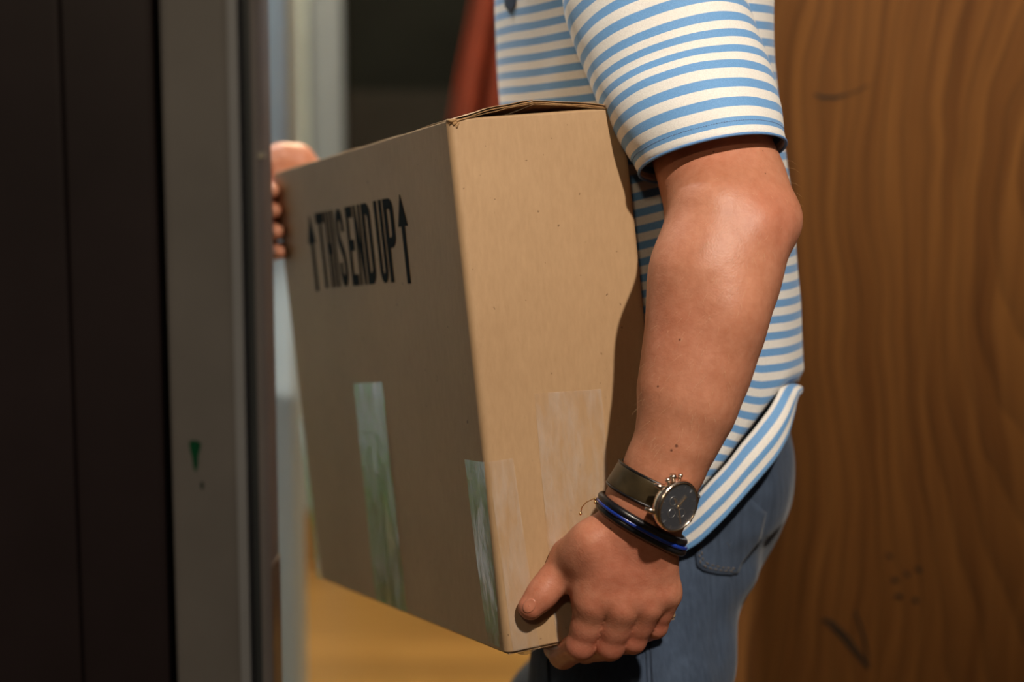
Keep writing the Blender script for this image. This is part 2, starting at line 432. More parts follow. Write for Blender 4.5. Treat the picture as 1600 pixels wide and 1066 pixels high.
# ------------------------------------------------------------------ carton
R1 = np.array([-.4120, .9114, .0008]); R2 = np.array([.9050, .4090, .1186]); R3 = np.array([.1077, .0496, -.9929])
P0 = np.array([-.0510, 1.3800, .1761]); BL, BT, BH = .4898, .1609, .4325
def bp(u, t, v):                       # along the long side, through the thickness, down -> world
    return c2w(P0 + u*R1 + t*R2 + v*R3)
def bpc(u, t, v): return P0 + u*R1 + t*R2 + v*R3
def ray_plane(px, py, o, n):
    d = pc(px, py, 1.0); return d*(np.dot(o, n)/np.dot(d, n))
def left_uv(px, py):
    q = ray_plane(px, py, P0, R2)-P0; return np.dot(q, R1), np.dot(q, R3)
def end_tv(px, py):
    q = ray_plane(px, py, P0, R1)-P0; return np.dot(q, R2), np.dot(q, R3)
carton = thing('cardboard_carton', 'tall kraft cardboard carton printed THIS END UP, carried in both hands', 'box', tuple(bp(BL/2, BT/2, BH)))
# folded sleeve of four walls with rounded corners
def loop_pts(inset, rad, seg=6, step=24):
    c = []
    l, t = BL-2*inset, BT-2*inset; r = max(rad-inset, .0012)
    corners = [(r, r, math.pi, 1.5*math.pi), (l-r, r, 1.5*math.pi, 2*math.pi), (l-r, t-r, 0, .5*math.pi), (r, t-r, .5*math.pi, math.pi)]
    rr = []
    for q, (cx, cy, a0, a1) in enumerate(corners):
        arc = [(cx+r*math.cos(a0+(a1-a0)*k/seg), cy+r*math.sin(a0+(a1-a0)*k/seg)) for k in range(seg+1)]
        if rr:
            a = rr[-1]; b = arc[0]
            rr += [(a[0]+(b[0]-a[0])*k/step, a[1]+(b[1]-a[1])*k/step) for k in range(1, step)]
        rr += arc
    a = rr[-1]; b = rr[0]
    rr += [(a[0]+(b[0]-a[0])*k/step, a[1]+(b[1]-a[1])*k/step) for k in range(1, step)]
    return [(x+inset, y+inset) for x, y in rr]
def bulge(u, t, v):
    fu = math.sin(math.pi*min(max(u/BL, 0), 1)); fv = math.sin(math.pi*min(max(v/BH, 0), 1)); ft = math.sin(math.pi*min(max(t/BT, 0), 1))
    n = noise.noise(Vector((u*9, t*9, v*7)))*.0012
    du = dt = 0
    if t < BT*.5: dt -= n*fv*.4
    if u < BL*.5: du -= (.0015*ft*fv)+n*fv
    return u+du, t+dt, v
lo_, li_ = loop_pts(0, .0065), loop_pts(.004, .0065)
nl = len(lo_); rows = 30
Vb = []
for lp in (lo_, li_):
    for j in range(rows):
        v = ([0, .0012]+[BH*q/(rows-3) for q in range(1, rows-3)]+[BH-.0012, BH])[j]
        for (u, t) in lp: Vb.append(bp(*bulge(u, t, v)))
Fb = grid_faces(nl, rows, True) + [tuple(q[::-1]) for q in grid_faces(nl, rows, True, nl*rows)]
for i in range(nl):
    a, b = i, (i+1) % nl; o2 = nl*rows
    Fb.append((b, a, o2+a, o2+b)); Fb.append(((rows-1)*nl+a, (rows-1)*nl+b, o2+(rows-1)*nl+b, o2+(rows-1)*nl+a))
sl = mesh_obj('carton_wall', Vb, Fb, M_CARD, carton); fix_normals(sl)
# bottom
def slab(name, c00, du, dv, dn, mat, parent, n=2, rough=0.0, label=None):
    """sheet spanned by du,dv (camera-aligned vectors) with thickness dn, edges slightly ragged"""
    m = 24; vs = []
    for s in (0, 1):
        for j in range(n):
            for i in range(m):
                p = c00 + du*(i/(m-1)) + dv*(j/(n-1)) + dn*s
                e = noise.noise_vector(Vector(p*60+s*3))*rough
                vs.append(c2w(p+np.array(e)))
    g = grid_faces(m, n); k = m*n
    fs = g+[tuple(i+k for i in q[::-1]) for q in g]
    for i in range(m-1):
        fs.append((i+1, i, k+i, k+i+1)); fs.append(((n-1)*m+i, (n-1)*m+i+1, k+(n-1)*m+i+1, k+(n-1)*m+i))
    for j in range(n-1):
        a, b = j*m, (j+1)*m; fs.append((a, b, k+b, k+a)); a += m-1; b += m-1; fs.append((b, a, k+a, k+b))
    o = mesh_obj(name, vs, fs, mat, parent, smooth=False); fix_normals(o)
    if label: o['label'] = label
    return o
slab('bottom_flap', bpc(.002, .003, BH-.002), R1*(BL-.004), R2*(BT/2-.004), R3*.004, M_CARD, carton, 3)
slab('bottom_flap', bpc(.002, BT/2+.001, BH-.002), R1*(BL-.004), R2*(BT/2-.004), R3*.004, M_CARD, carton, 3)
# top: long flaps rise to a low ridge, short flaps folded in underneath
RT, RH = end_tv(826, 157); RH = -RH
mid = BT*.475
def ridge(u, h1):
    h = h1*max(0.0, 1-u/.5)
    ex, ey = to_px(bp(u, 0, 0))
    for _ in range(60):
        rx, ry = to_px(bp(u, mid, -h))
        e0, e1 = to_px(bp(0, 0, 0)), to_px(bp(BL, 0, 0))
        line = e0[1]+(rx-e0[0])*(e1[1]-e0[1])/(e1[0]-e0[0])
        if ry > line-3.0 or u < .004: break
        h -= .0006
    return h
def long_flap(name, t0, t1, h1):
    nL, nT, lay = 40, 10, 3
    parts = []
    for q in range(lay):                       # two liners and the fluting between them
        vs = []
        for s in (0, 1):
            for j in range(nT):
                for i in range(nL):
                    w = j/(nT-1); u = BL*i/(nL-1)*(1 - .0) - .0005
                    zz = ridge(u, h1)*(w**.85)*(1+.12*math.sin(math.pi*w)) + .0015*noise.noise(Vector((u*14, w*3+t0*40, q*2.0)))
                    e = .0022*noise.noise(Vector((w*30+q*11, t0*50, 3.0)))*max(0, 1-i/3.0)
                    off = -q*.0015 - s*(.0005 if q != 1 else .0007) - (.0004 if q else 0)*noise.noise(Vector((w*24, q*5.0, u*3)))
                    vs.append(bp(u+e + (.0012 if q == 1 else 0)*max(0, 1-i/2.0), t0+(t1-t0)*w, -(zz+off)-.0006))
        g = grid_faces(nL, nT); kk = nL*nT; fs = g+[tuple(i+kk for i in f[::-1]) for f in g]
        for i in range(nL-1):
            fs.append((i+1, i, kk+i, kk+i+1)); fs.append(((nT-1)*nL+i, (nT-1)*nL+i+1, kk+(nT-1)*nL+i+1, kk+(nT-1)*nL+i))
        for j in range(nT-1):
            a, b = j*nL, (j+1)*nL; fs.append((a, b, kk+b, kk+a)); a += nL-1; b += nL-1; fs.append((b, a, kk+a, kk+b))
        parts.append((vs, fs, q))
    o = mesh_obj(name, *merge([(v, f) for v, f, q in parts[:1]]), M_CARD, carton); fix_normals(o)
    p = mesh_obj('fluting', *merge([(v, f) for v, f, q in parts[1:]]), M_CARDEDGE, o); fix_normals(p)
    return o
long_flap('top_flap', .0015, mid, max(RH, .006))
long_flap('top_flap', BT-.0015, mid+.001, max(RH, .006)*.93)
slab('inner_flap', bpc(.0035, .006, .0015), R1*.11+R3*.006, R2*(BT-.012), R3*.003, M_CARDIN, carton, 3, .0006)
slab('inner_flap', bpc(BL-.0035, .006, .0015), -R1*.11+R3*.006, R2*(BT-.012), R3*.003, M_CARDIN, carton, 3, .0006)
# crease roll along the top of the end wall
cr = tube([bp(.0025, t, .0012) for t in np.linspace(.004, BT-.002, 14)], .0024, 8)
mesh_obj('fold', *cr, M_CARD, carton)
# crushed paper at the near top corner
cc = []
for q in range(3):
    cc.append(tube([bp(.004+.001*q, .0005+.002*q, -.0005+.002*q), bp(-.001+.0006*q, .003+.002*q, .0005+.0025*q), bp(.0006, .008+.001*q, -.0003+.001*q)], [.0012, .0016, .0007], 6))
mesh_obj('crushed_corner', *merge(cc), M_CARDEDGE, carton)

# tape: crinkled film a fraction of a millimetre above the board
def tape(name, fn, nu, nv, mat, seed=0, crink=.0007, lift=.0007):
    vs = []
    for j in range(nv):
        for i in range(nu):
            p, nrm = fn(i/(nu-1), j/(nv-1))
            h = lift + crink*(.5+noise.noise(Vector((p[0]*38+seed, p[1]*38, p[2]*20)))) + crink*.35*noise.noise(Vector((p[0]*160, p[1]*160, p[2]*70+seed)))
            vs.append(c2w(p+nrm*max(h, .0002)))
    o = mesh_obj(name, vs, grid_faces(nu, nv), mat, carton)
    nw = c2w(fn(.5, .5)[1])-c2w(np.zeros(3))
    if Vector(nw).dot(o.data.polygons[len(o.data.polygons)//2].normal) < 0: o.data.flip_normals()
    return o
def on_left(quad):                     # quad of measured corners on the printed side
    q = [left_uv(*c) for c in quad]
    def fn(a, b):
        u = (q[0][0]*(1-a)+q[1][0]*a)*(1-b)+(q[3][0]*(1-a)+q[2][0]*a)*b
        v = (q[0][1]*(1-a)+q[1][1]*a)*(1-b)+(q[3][1]*(1-a)+q[2][1]*a)*b
        uu, tt, vv = bulge(u, 0, v); return bpc(uu, tt, vv), -R2
    return fn
def on_end(quad):
    q = [end_tv(*c) for c in quad]
    def fn(a, b):
        t = (q[0][0]*(1-a)+q[1][0]*a)*(1-b)+(q[3][0]*(1-a)+q[2][0]*a)*b
        v = (q[0][1]*(1-a)+q[1][1]*a)*(1-b)+(q[3][1]*(1-a)+q[2][1]*a)*b
        uu, tt, vv = bulge(0, t, v); return bpc(uu, tt, vv), -R1
    return fn
t1 = tape('tape_strip', on_left([(553, 599), (599, 597), (638, 958), (590, 938)]), 16, 60, M_TAPE, 3, .0011); t1['label'] = 'clear tape up the printed side'
t2 = tape('tape_strip', on_left([(727, 718), (758, 722), (784, 1012), (764, 1003)]), 10, 50, M_TAPE, 9); t2['label'] = 'clear tape along the near corner'
t3 = tape('tape_strip', on_left([(466, 655), (474, 656), (505, 906), (496.5, 902)]), 8, 40, M_TAPE, 15); t3['label'] = 'clear tape along the far corner'
t4 = tape('tape_strip', on_end([(833, 615), (938, 608), (966, 984), (868, 1004)]), 30, 70, M_TAPED, 21, .0013); t4['label'] = 'clear tape up the end of the carton'
t5 = tape('tape_strip', on_end([(762, 722), (800, 716), (842, 1010), (801, 1018)]), 14, 60, M_TAPED, 33, .0013); t5['label'] = 'clear tape around the near corner'
# tape folded under the bottom edge
def under(a, b):
    u = -.001+.06*b; t = .012+.05*a; return bpc(u, t, BH+.0022+.0012*math.sin(a*14)), R3
tape('tape_strip', under, 20, 10, M_TAPE, 41, .0018)

# ---- printed lettering: tall condensed letters between two arrows, thin ink film on the printed side
def cpx(cx, cy): return 480+cx*.15944, 290+cy*.15944
capA, capB = left_uv(*cpx(80, 272)), left_uv(*cpx(790, 128)); basA, basB = left_uv(*cpx(190, 1010)), left_uv(*cpx(850, 942))
VT = (capA[1]+capB[1])/2; VB = (basA[1]+basB[1])/2; HT = VB-VT
def U(cx):                                # along the cap line
    k = (cx-80)/(790-80.); return left_uv(*cpx(cx, 272-144*k))[0]
ink = []
def poly(pts):                            # pts in (u, y) with y 0 at the baseline and 1 at the cap line
    top = []; bot = []
    for (u, y) in pts:
        uu, tt, vv = bulge(u, 0, VB-HT*y)
        top.append(c2w(bpc(uu, tt, vv)-R2*.0006)); bot.append(c2w(bpc(uu, tt, vv)-R2*.0001))
    n = len(pts)
    ink.append((top+bot, [tuple(range(n)), tuple(range(n, 2*n))[::-1]]+[(i, (i+1) % n, n+(i+1) % n, n+i) for i in range(n)]))
def rect(u0, u1, y0, y1):
    k = max(1, int(abs(y1-y0)*8))
    for q in range(k): poly([(u0, y0+(y1-y0)*q/k), (u1, y0+(y1-y0)*q/k), (u1, y0+(y1-y0)*(q+1)/k), (u0, y0+(y1-y0)*(q+1)/k)])
def band(outer, inner):                   # strip between two outlines
    for i in range(len(outer)-1): poly([outer[i], outer[i+1], inner[i+1], inner[i]])
def arc(cu, cy, ru, ry, a0, a1, n=10): return [(cu+ru*math.cos(math.radians(a0+(a1-a0)*k/n)), cy+ry*math.sin(math.radians(a0+(a1-a0)*k/n))) for k in range(n+1)]
# u decreases towards the near edge, so letters run with decreasing u
T0, T1 = U(78), U(152); wT = T0-T1; sw = wT*.28
rect(T0, T1, .86, 1.0); rect((T0+T1)/2+sw/2, (T0+T1)/2-sw/2, 0, .86)
H0, H1 = U(165), U(209); sw = (H0-H1)*.31
rect(H0, H0-sw, 0, 1); rect(H1+sw, H1, 0, 1); rect(H0-sw, H1+sw, .43, .58)
I0, I1 = U(227), U(243); rect(I0, I1, 0, 1)
S0, S1 = U(266), U(332); w = S0-S1; cu = (S0+S1)/2; sw = w*.30
def stroke(pts, hu, hy):
    L = []; Rr = []
    for i, p in enumerate(pts):
        a = pts[max(i-1, 0)]; b = pts[min(i+1, len(pts)-1)]
        t = np.array([(b[0]-a[0])/hu, (b[1]-a[1])/hy]); t = t/(np.linalg.norm(t)+1e-9)
        nn = np.array([-t[1]*hu, t[0]*hy]); L.append((p[0]+nn[0], p[1]+nn[1])); Rr.append((p[0]-nn[0], p[1]-nn[1]))
    band(L, Rr)
rr = w/2-sw/2
S = [(cu-rr, .70)]+[(cu-rr*math.cos(math.radians(a)), .80+.13*math.sin(math.radians(a))) for a in range(0, 181, 15)]
S += [(cu+rr, .70), (cu+rr*.75, .60), (cu, .50), (cu-rr*.75, .40), (cu-rr, .28)]
S += [(cu-rr*math.cos(math.radians(a)), .20-.13*math.sin(math.radians(a))) for a in range(0, 181, 15)]+[(cu+rr, .31)]
stroke(S, sw/2, .07)
E0, E1 = U(368), U(430); sw = (E0-E1)*.34
rect(E0, E0-sw, 0, 1); rect(E0-sw, E1, .86, 1); rect(E0-sw, E1+.15*(E0-E1), .44, .58); rect(E0-sw, E1, 0, .14)
N0, N1 = U(446), U(504); sw = (N0-N1)*.27
rect(N0, N0-sw, 0, 1); rect(N1+sw, N1, 0, 1); poly([(N0, 1), (N0-sw*1.05, 1), (N1, 0), (N1+sw*1.05, 0)])
D0, D1 = U(522), U(602); w = D0-D1; sw = w*.34
rect(D0, D0-sw, 0, 1)
outer = [(D0-w*.3, 1)]+arc(D0-w*.5, .84, -w*.5, .16, 90, 0)+arc(D0-w*.5, .16, -w*.5, .16, 0, -90)+[(D0-w*.3, 0)]
inner = [(D0-w*.3, .86)]+arc(D0-w*.45, .80, -w*.22, .06, 90, 0)+arc(D0-w*.45, .20, -w*.22, .06, 0, -90)+[(D0-w*.3, .14)]
band(outer, inner)
U0, U1 = U(647), U(720); w = U0-U1; sw = w*.34
rect(U0, U0-sw, .17, 1); rect(U1+sw, U1, .17, 1)
band(arc((U0+U1)/2, .17, w/2, .17, 0, -180, 16), arc((U0+U1)/2, .17, w*.17, .06, 0, -180, 16))
Q0, Q1 = U(737), U(828); w = Q0-Q1; sw = w*.33
rect(Q0, Q0-sw, 0, 1)
band([(Q0-w*.3, 1)]+arc(Q0-w*.5, .86, -w*.5, .14, 90, 0)+arc(Q0-w*.5, .55, -w*.5, .14, 0, -90)+[(Q0-w*.3, .41)],
     [(Q0-w*.3, .87)]+arc(Q0-w*.45, .83, -w*.22, .05, 90, 0)+arc(Q0-w*.45, .58, -w*.22, .05, 0, -90)+[(Q0-w*.3, .54)])
for cx_tip, cx_l, cx_r in ((20, 6, 78), (906, 893, 985)):
    k = (cx_tip-80)/710.
    tip_v = left_uv(*cpx(cx_tip, 300 if cx_tip < 100 else 90))[1]; yt = (VB-tip_v)/HT
    ua = left_uv(*cpx(cx_tip+2, (300 if cx_tip < 100 else 90)))[0]
    hw = abs(left_uv(*cpx(cx_l, 390 if cx_tip > 100 else 545))[0]-left_uv(*cpx(cx_r, 390 if cx_tip > 100 else 545))[0])/2
    yb = yt-.37
    for q in range(4):
        a0, a1 = q/4, (q+1)/4
        poly([(ua+hw*a0, yt+(yb-yt)*a0), (ua-hw*a0-1e-5, yt+(yb-yt)*a0), (ua-hw*a1, yt+(yb-yt)*a1), (ua+hw*a1, yt+(yb-yt)*a1)])
    rect(ua+hw*.33, ua-hw*.33, -.03, yb)
lt = mesh_obj('printed_lettering', *merge(ink), M_INK, carton, smooth=False); lt['label'] = 'black stencil lettering THIS END UP between two arrows'

# ------------------------------------------------------------------ signed-distance body building
class Field:
    def __init__(s, lo, hi, h):
        s.lo = np.array(lo, float); s.h = h
        s.n = np.ceil((np.array(hi)-s.lo)/h).astype(int)+1
        s.f = np.full(tuple(s.n), .06, np.float32)
    def _region(s, lo, hi):
        a = np.clip(np.floor((lo-s.lo)/s.h).astype(int), 0, s.n-1); b = np.clip(np.ceil((hi-s.lo)/s.h).astype(int)+1, 1, s.n)
        if np.any(b <= a): return None
        ax = [(s.lo[i]+s.h*np.arange(a[i], b[i])).astype(np.float32) for i in range(3)]
        X, Y, Z = np.meshgrid(*ax, indexing='ij', sparse=True)
        return tuple(slice(a[i], b[i]) for i in range(3)), X, Y, Z
    def _blend(s, sl, d, k, sub=False):
        a = s.f[sl]
        if sub:
            d = -d; hh = np.maximum(k-np.abs(a-d), 0)/k; s.f[sl] = np.maximum(a, d)+hh*hh*k*.25
        else:
            hh = np.maximum(k-np.abs(a-d), 0)/k; s.f[sl] = np.minimum(a, d)-hh*hh*k*.25
    def cone(s, p, q, r1, r2, k=.01, sub=False, flat=None):
        p, q = np.array(p, float), np.array(q, float); m = max(r1, r2)+k+3*s.h
        reg = s._region(np.minimum(p, q)-m, np.maximum(p, q)+m)
        if reg is None: return
        sl, X, Y, Z = reg; ba = q-p; L2 = max(float(ba@ba), 1e-12)
        px_, py_, pz_ = X-p[0], Y-p[1], Z-p[2]
        t = np.clip((px_*ba[0]+py_*ba[1]+pz_*ba[2])/L2, 0, 1)
        dx, dy, dz = px_-t*ba[0], py_-t*ba[1], pz_-t*ba[2]
        if flat is not None:                       # squash the section along a direction by a factor
            nrm, fac = flat; dd = (dx*nrm[0]+dy*nrm[1]+dz*nrm[2])*(1/fac-1)
            dx = dx+dd*nrm[0]; dy = dy+dd*nrm[1]; dz = dz+dd*nrm[2]
        d = np.sqrt(dx*dx+dy*dy+dz*dz)-(r1+(r2-r1)*t)
        s._blend(sl, d, k, sub)
    def ball(s, p, r, k=.01, sub=False): s.cone(p, np.array(p)+1e-6, r, r, k, sub)
    def ell(s, c, axes, rad, k=.02):
        c = np.array(c, float); m = max(rad)+k+3*s.h
        reg = s._region(c-m, c+m)
        if reg is None: return
        sl, X, Y, Z = reg; q = []
        for a, r in zip(axes, rad): q.append(((X-c[0])*a[0]+(Y-c[1])*a[1]+(Z-c[2])*a[2])/r)
        k0 = np.sqrt(q[0]**2+q[1]**2+q[2]**2); k1 = np.sqrt((q[0]/rad[0])**2+(q[1]/rad[1])**2+(q[2]/rad[2])**2)+1e-9
        s._blend(sl, k0*(k0-1)/k1, k)
    def mesh(s):
        f = s.f; ins = f < 0
        n = s.n; c = [slice(0, -1), slice(1, None)]
        cnt = np.zeros(tuple(n-1), np.int8)
        for i in (0, 1):
            for j in (0, 1):
                for k in (0, 1): cnt += ins[c[i], c[j], c[k]]
        cells = np.argwhere((cnt > 0) & (cnt < 8)); idx = np.full(tuple(n-1), -1, np.int32)
        idx[tuple(cells.T)] = np.arange(len(cells))
        acc = np.zeros((len(cells), 3)); num = np.zeros(len(cells))
        for ax in range(3):
            o1, o2 = [a for a in range(3) if a != ax]
            for i in (0, 1):
                for j in (0, 1):
                    A = cells.copy(); A[:, o1] += i; A[:, o2] += j; B = A.copy(); B[:, ax] += 1
                    fa = f[tuple(A.T)].astype(float); fb = f[tuple(B.T)].astype(float); m = (fa < 0) != (fb < 0)
                    t = np.where(m, fa/np.where(m, fa-fb, 1), 0)
                    P = A.astype(float); P[:, ax] += t
                    acc[m] += P[m]; num[m] += 1
        V = s.lo + s.h*acc/num[:, None]
        quads = []
        for ax in range(3):
            o1, o2 = [a for a in range(3) if a != ax]
            sa = [slice(None)]*3; sb = [slice(None)]*3; sa[ax] = slice(0, -1); sb[ax] = slice(1, None)
            ch = ins[tuple(sa)] != ins[tuple(sb)]
            E_ = np.argwhere(ch); E_ = E_[(E_[:, o1] > 0) & (E_[:, o2] > 0) & (E_[:, o1] < n[o1]-1) & (E_[:, o2] < n[o2]-1)]
            q = []
            for (i, j) in ((0, 0), (1, 0), (1, 1), (0, 1)):
                C = E_.copy(); C[:, o1] -= i; C[:, o2] -= j; q.append(idx[tuple(C.T)])
            Q = np.stack(q, 1); flip = ins[tuple(E_.T)]
            if ax == 1: flip = ~flip
            Q[~flip] = Q[~flip][:, ::-1]; quads.append(Q)
        Q = np.concatenate(quads); Q = Q[(Q >= 0).all(1)]
        return V, Q

face_n = R1
def face_d(px, py): return ray_plane(px, py, P0, R1)[1]

person = thing('person', 'man in a blue and white striped short-sleeved shirt and jeans carrying a carton', 'person', tuple(c2w((.12, 1.62, 0))*np.array([1, 1, 0])))

# ---- his left arm and hand (nearest the camera), camera-aligned metres
A = Field((-.02, 1.27, -.30), (.32, 1.66, .50), .0016)
S_ = pc(1015, -170, 1.52); E_pt = pc(1160, 335, 1.405)
A.cone(S_, pc(1095, 140, 1.478), .052, .0455, .02)
A.cone(pc(1095, 140, 1.478), pc(1140, 300, 1.424), .0455, .0435, .02)
A.cone(pc(1098, 230, 1.452), pc(1105, 320, 1.408), .040, .030, .03)
A.cone(pc(1142, 300, 1.424), pc(1152, 352, 1.403), .0435, .043, .02)
ax = [(1148, 350, 1.40, .0425), (1136, 400, 1.392, .0440), (1126, 445, 1.386, .0430), (1107, 520, 1.380, .0410), (1093, 580, 1.377, .0380), (1076, 640, 1.374, .0345),
      (1055, 692, 1.373, .0305), (1036, 735, 1.373, .0272)]
for a, b in zip(ax, ax[1:]): A.cone(pc(*a[:3]), pc(*b[:3]), a[3], b[3], .012)
A.cone(pc(1108, 335, 1.384), pc(1085, 430, 1.376), .026, .025, .030)          # long muscle on the thumb side
A.cone(pc(1085, 430, 1.376), pc(1045, 600, 1.372), .025, .014, .035)
A.ball(pc(1214, 343, 1.400), .0135, .030)                                     # point of the elbow
A.cone(pc(1190, 350, 1.368), pc(1200, 362, 1.374), .0120, .011, .020)         # bony bump
A.cone(pc(1165, 400, 1.372), pc(1140, 490, 1.360), .014, .014, .03); A.cone(pc(1140, 490, 1.360), pc(1100, 620, 1.358), .014, .010, .03)           # muscle along the back of the forearm
pd = norm(pc(1060, 830, 1.375)-pc(935, 790, 1.375))                            # across the wrist
view = norm(np.array([.1, 1, -.12]))
def wr(px, py, d, half, r, px2, py2, d2, half2, r2, k=.012):
    for s in (-1, -.33, .33, 1):
        A.cone(pc(px, py, d)+pd*half*s, pc(px2, py2, d2)+pd*half2*s, r, r2, k)
wr(1036, 735, 1.373, .008, .0215, 1010, 790, 1.378, .0115, .0195)
wr(1010, 790, 1.378, .0115, .0195, 998, 830, 1.384, .016, .0165)
fd = lambda x, y, r: face_d(x, y)-r
# hand: four rays (metacarpal to fingertip), melted together over the palm and parting at the clefts
fing = [((968, 836), (928, 944), (907, 1009), .0140, .0130, .0124, 1.394), ((990, 838), (971, 950), (953, 1010), .0140, .0130, .0120, 1.392),
        ((1012, 842), (1009, 946), (989, 1001), .0136, .0122, .0111, 1.396), ((1033, 850), (1039, 928), (1024, 979), .0122, .0110, .0101, 1.402)]
hl = np.floor((np.array([.02, 1.335, -.295])-A.lo)/A.h).astype(int); hh_ = np.ceil((np.array([.20, 1.52, -.115])-A.lo)/A.h).astype(int)
hsl = tuple(slice(int(a), int(b)) for a, b in zip(hl, hh_))
comb = None
for (m0, m1, p2, r0, r1, r2, d0) in fing:
    Fg = Field(A.lo+A.h*hl, A.lo+A.h*(hh_-1), A.h); Fg.f = np.full(A.f[hsl].shape, .06, np.float32); Fg.n = np.array(Fg.f.shape)
    o_ = pc(m0[0], m0[1], 1.386); a = pc(m1[0], m1[1], d0); c = pc(p2[0], p2[1], d0+.011); b = a*.5+c*.5-view*.0008
    q = c-P0; u0 = np.dot(q, R1); t0 = np.dot(q, R2)
    e = bpc(max(u0, 0)+.018, t0+.002, BH+.0045+r2*.9); g = bpc(max(u0, 0)+.038, t0+.004, BH+.0045+r2*.78)
    Fg.cone(o_, a, r0, r1, .004); Fg.cone(a, b, r1*.97, (r1+r2)/2*.92, .010); Fg.cone(b, c, (r1+r2)/2*.92, r2*.93, .008)
    Fg.cone(c, e, r2*.98, r2*.93, .004); Fg.cone(e, g, r2*.92, r2*.78, .004)
    Fg.ball(a-view*r1*.36, r1*.58, .014)                                       # knuckle
    Fg.cone(o_*.7+a*.3-view*(r0*.70), a-view*(r1*.72), .0028, .0034, .008)      # tendon
    if comb is None: comb = Fg.f
    else:
        zz = (A.lo[2]+A.h*np.arange(hl[2], hh_[2])).astype(np.float32)[None, None, :]
        kz = .0008+.0150*smooth01((zz+.2255)/.022)
        hq = np.maximum(kz-np.abs(comb-Fg.f), 0)/kz; comb = np.minimum(comb, Fg.f)-hq*hq*kz*.25
A._blend(hsl, comb, .010)
A.cone(pc(985, 850, 1.396), pc(975, 915, 1.404), .014, .012, .02)
A.cone(pc(1020, 860, 1.398), pc(1022, 905, 1.406), .012, .010, .02)
# thumb lying along the end of the carton
th = [(962, 828, .0165), (925, 848, .0160), (889, 870, .0140), (860, 911, .0114), (847, 929, .0116), (829, 949, .0104)]
tp = []
for i, (x, y, r) in enumerate(th):
    d = [1.384, 1.384, face_d(889, 870)-.0150, face_d(858, 914)-.0130, face_d(846, 930)-.0125, face_d(829, 949)-.0112][i]
    tp.append((pc(x, y, d), r))
for (a, r1), (b, r2) in zip(tp, tp[1:]): A.cone(a, b, r1, r2, .007)
A.cone(pc(905, 872, 1.392), pc(935, 880, 1.392), .0120, .016, .018)            # web
A.cone(pc(940, 850, 1.392), pc(925, 915, 1.396), .016, .014, .02)
VA, QA = A.mesh()

# ---- his right hand at the far end of the carton, with forearm and upper arm
B = Field((-.40, 1.70, -.12), (.22, 2.14, .46), .0024)
Q = P0+BL*R1
hs = [.017, .0375, .0595, .0810]; rs = [.0098, .0100, .0096, .0086]
for h, r in zip(hs, rs):
    k0 = Q+h*R3+.052*R2+(.006+r)*R1; p1 = Q+h*R3+.018*R2+(.002+r*1.0)*R1; p2 = Q+h*R3-.0035*R2+(r*.70)*R1-.0035*R2
    p3 = Q+(h+.001)*R3-(r+.0006)*R2-.008*R1; p4 = Q+(h+.002)*R3-(r+.0004)*R2-.024*R1
    B.cone(k0, p1, r*1.15, r*1.05, .006); B.cone(p1, p2, r*1.05, r, .004); B.cone(p2, p3, r, r*.95, .004); B.cone(p3, p4, r*.95, r*.78, .003)
for h in (.012, .035, .058, .078): B.cone(Q+h*R3+.052*R2+.017*R1, Q+(h*.5+.025)*R3+.115*R2+.030*R1, .0125, .016, .014)
# thumb over the top edge
tb = Q-.010*R3+.035*R2+.020*R1
B.cone(Q+.02*R3+.075*R2+.026*R1, tb, .018, .0155, .015)
B.cone(pc(410, 250, 1.845), pc(440, 247, 1.850), .0135, .0140, .008); B.cone(pc(440, 247, 1.850), pc(466, 246, 1.862), .0140, .0125, .008); B.cone(pc(466, 246, 1.862), pc(482, 252, 1.88), .0125, .0095, .008)
B.cone(tb, pc(445, 250, 1.855), .0155, .0135, .012)
B.cone(pc(410, 250, 1.845), Q+.017*R3+.02*R2+.012*R1, .012, .010, .01)
wrR = Q+.045*R3+.125*R2+.034*R1; elR = np.array([.090, 2.00, .045]); shR = np.array([.048, 1.812, .325])
B.cone(wrR, wrR*.5+elR*.5, .028, .038, .02); B.cone(wrR*.5+elR*.5, elR, .038, .042, .02); B.cone(elR, shR, .042, .044, .02)
VB, QB = B.mesh()

# ---- trunk, neck and head (mostly under clothes or above the frame)
UPC = np.array([0, -SP, CP]); FW = norm(np.array([-R2[0], -R2[1], 0]))   # world axes: facing, his left
LW = norm(np.array([R1[0], R1[1], 0]))*-1
TC = c2w(pc(1005, 250, 1.66)); tx, ty = TC[0], TC[1]+.0
FWc, LWc = [w2c(np.array([0, 0, CAM_H])+v)-w2c(np.array([0, 0, CAM_H])) for v in (FW, LW)]
Tk = Field(w2c(np.array([tx, ty, 1.2]))+np.array([-.42, -.36, -.52]), w2c(np.array([tx, ty, 1.2]))+np.array([.36, .46, .72]), .008)
def tw(f, l, z): return w2c(np.array([tx, ty, z])+FW*f+LW*l)
axs = (FWc, LWc, UPC)
Tk.ell(tw(0, 0, 1.22), axs, (.085, .135, .22), .03); Tk.ell(tw(-.01, 0, .93), axs, (.085, .135, .16), .05)
Tk.ell(tw(.005, 0, 1.34), axs, (.06, .14, .065), .04)
Tk.cone(tw(-.01, 0, 1.38), tw(.025, 0, 1.52), .058, .054, .03)
Tk.ell(tw(.035, 0, 1.60), axs, (.098, .075, .120), .02); Tk.ell(tw(.060, 0, 1.545), axs, (.070, .055, .055), .02)
Tk.cone(tw(.132, 0, 1.605), tw(.148, 0, 1.575), .009, .014, .012)
for s in (-1, 1):
    Tk.ell(tw(.03, s*.078, 1.59), axs, (.018, .008, .030), .008); Tk.cone(tw(.118, s*.032, 1.612), tw(.118, s*.03, 1.612), .013, .012, .01, sub=True); Tk.ball(tw(.108, s*.032, 1.61), .0125, .004)
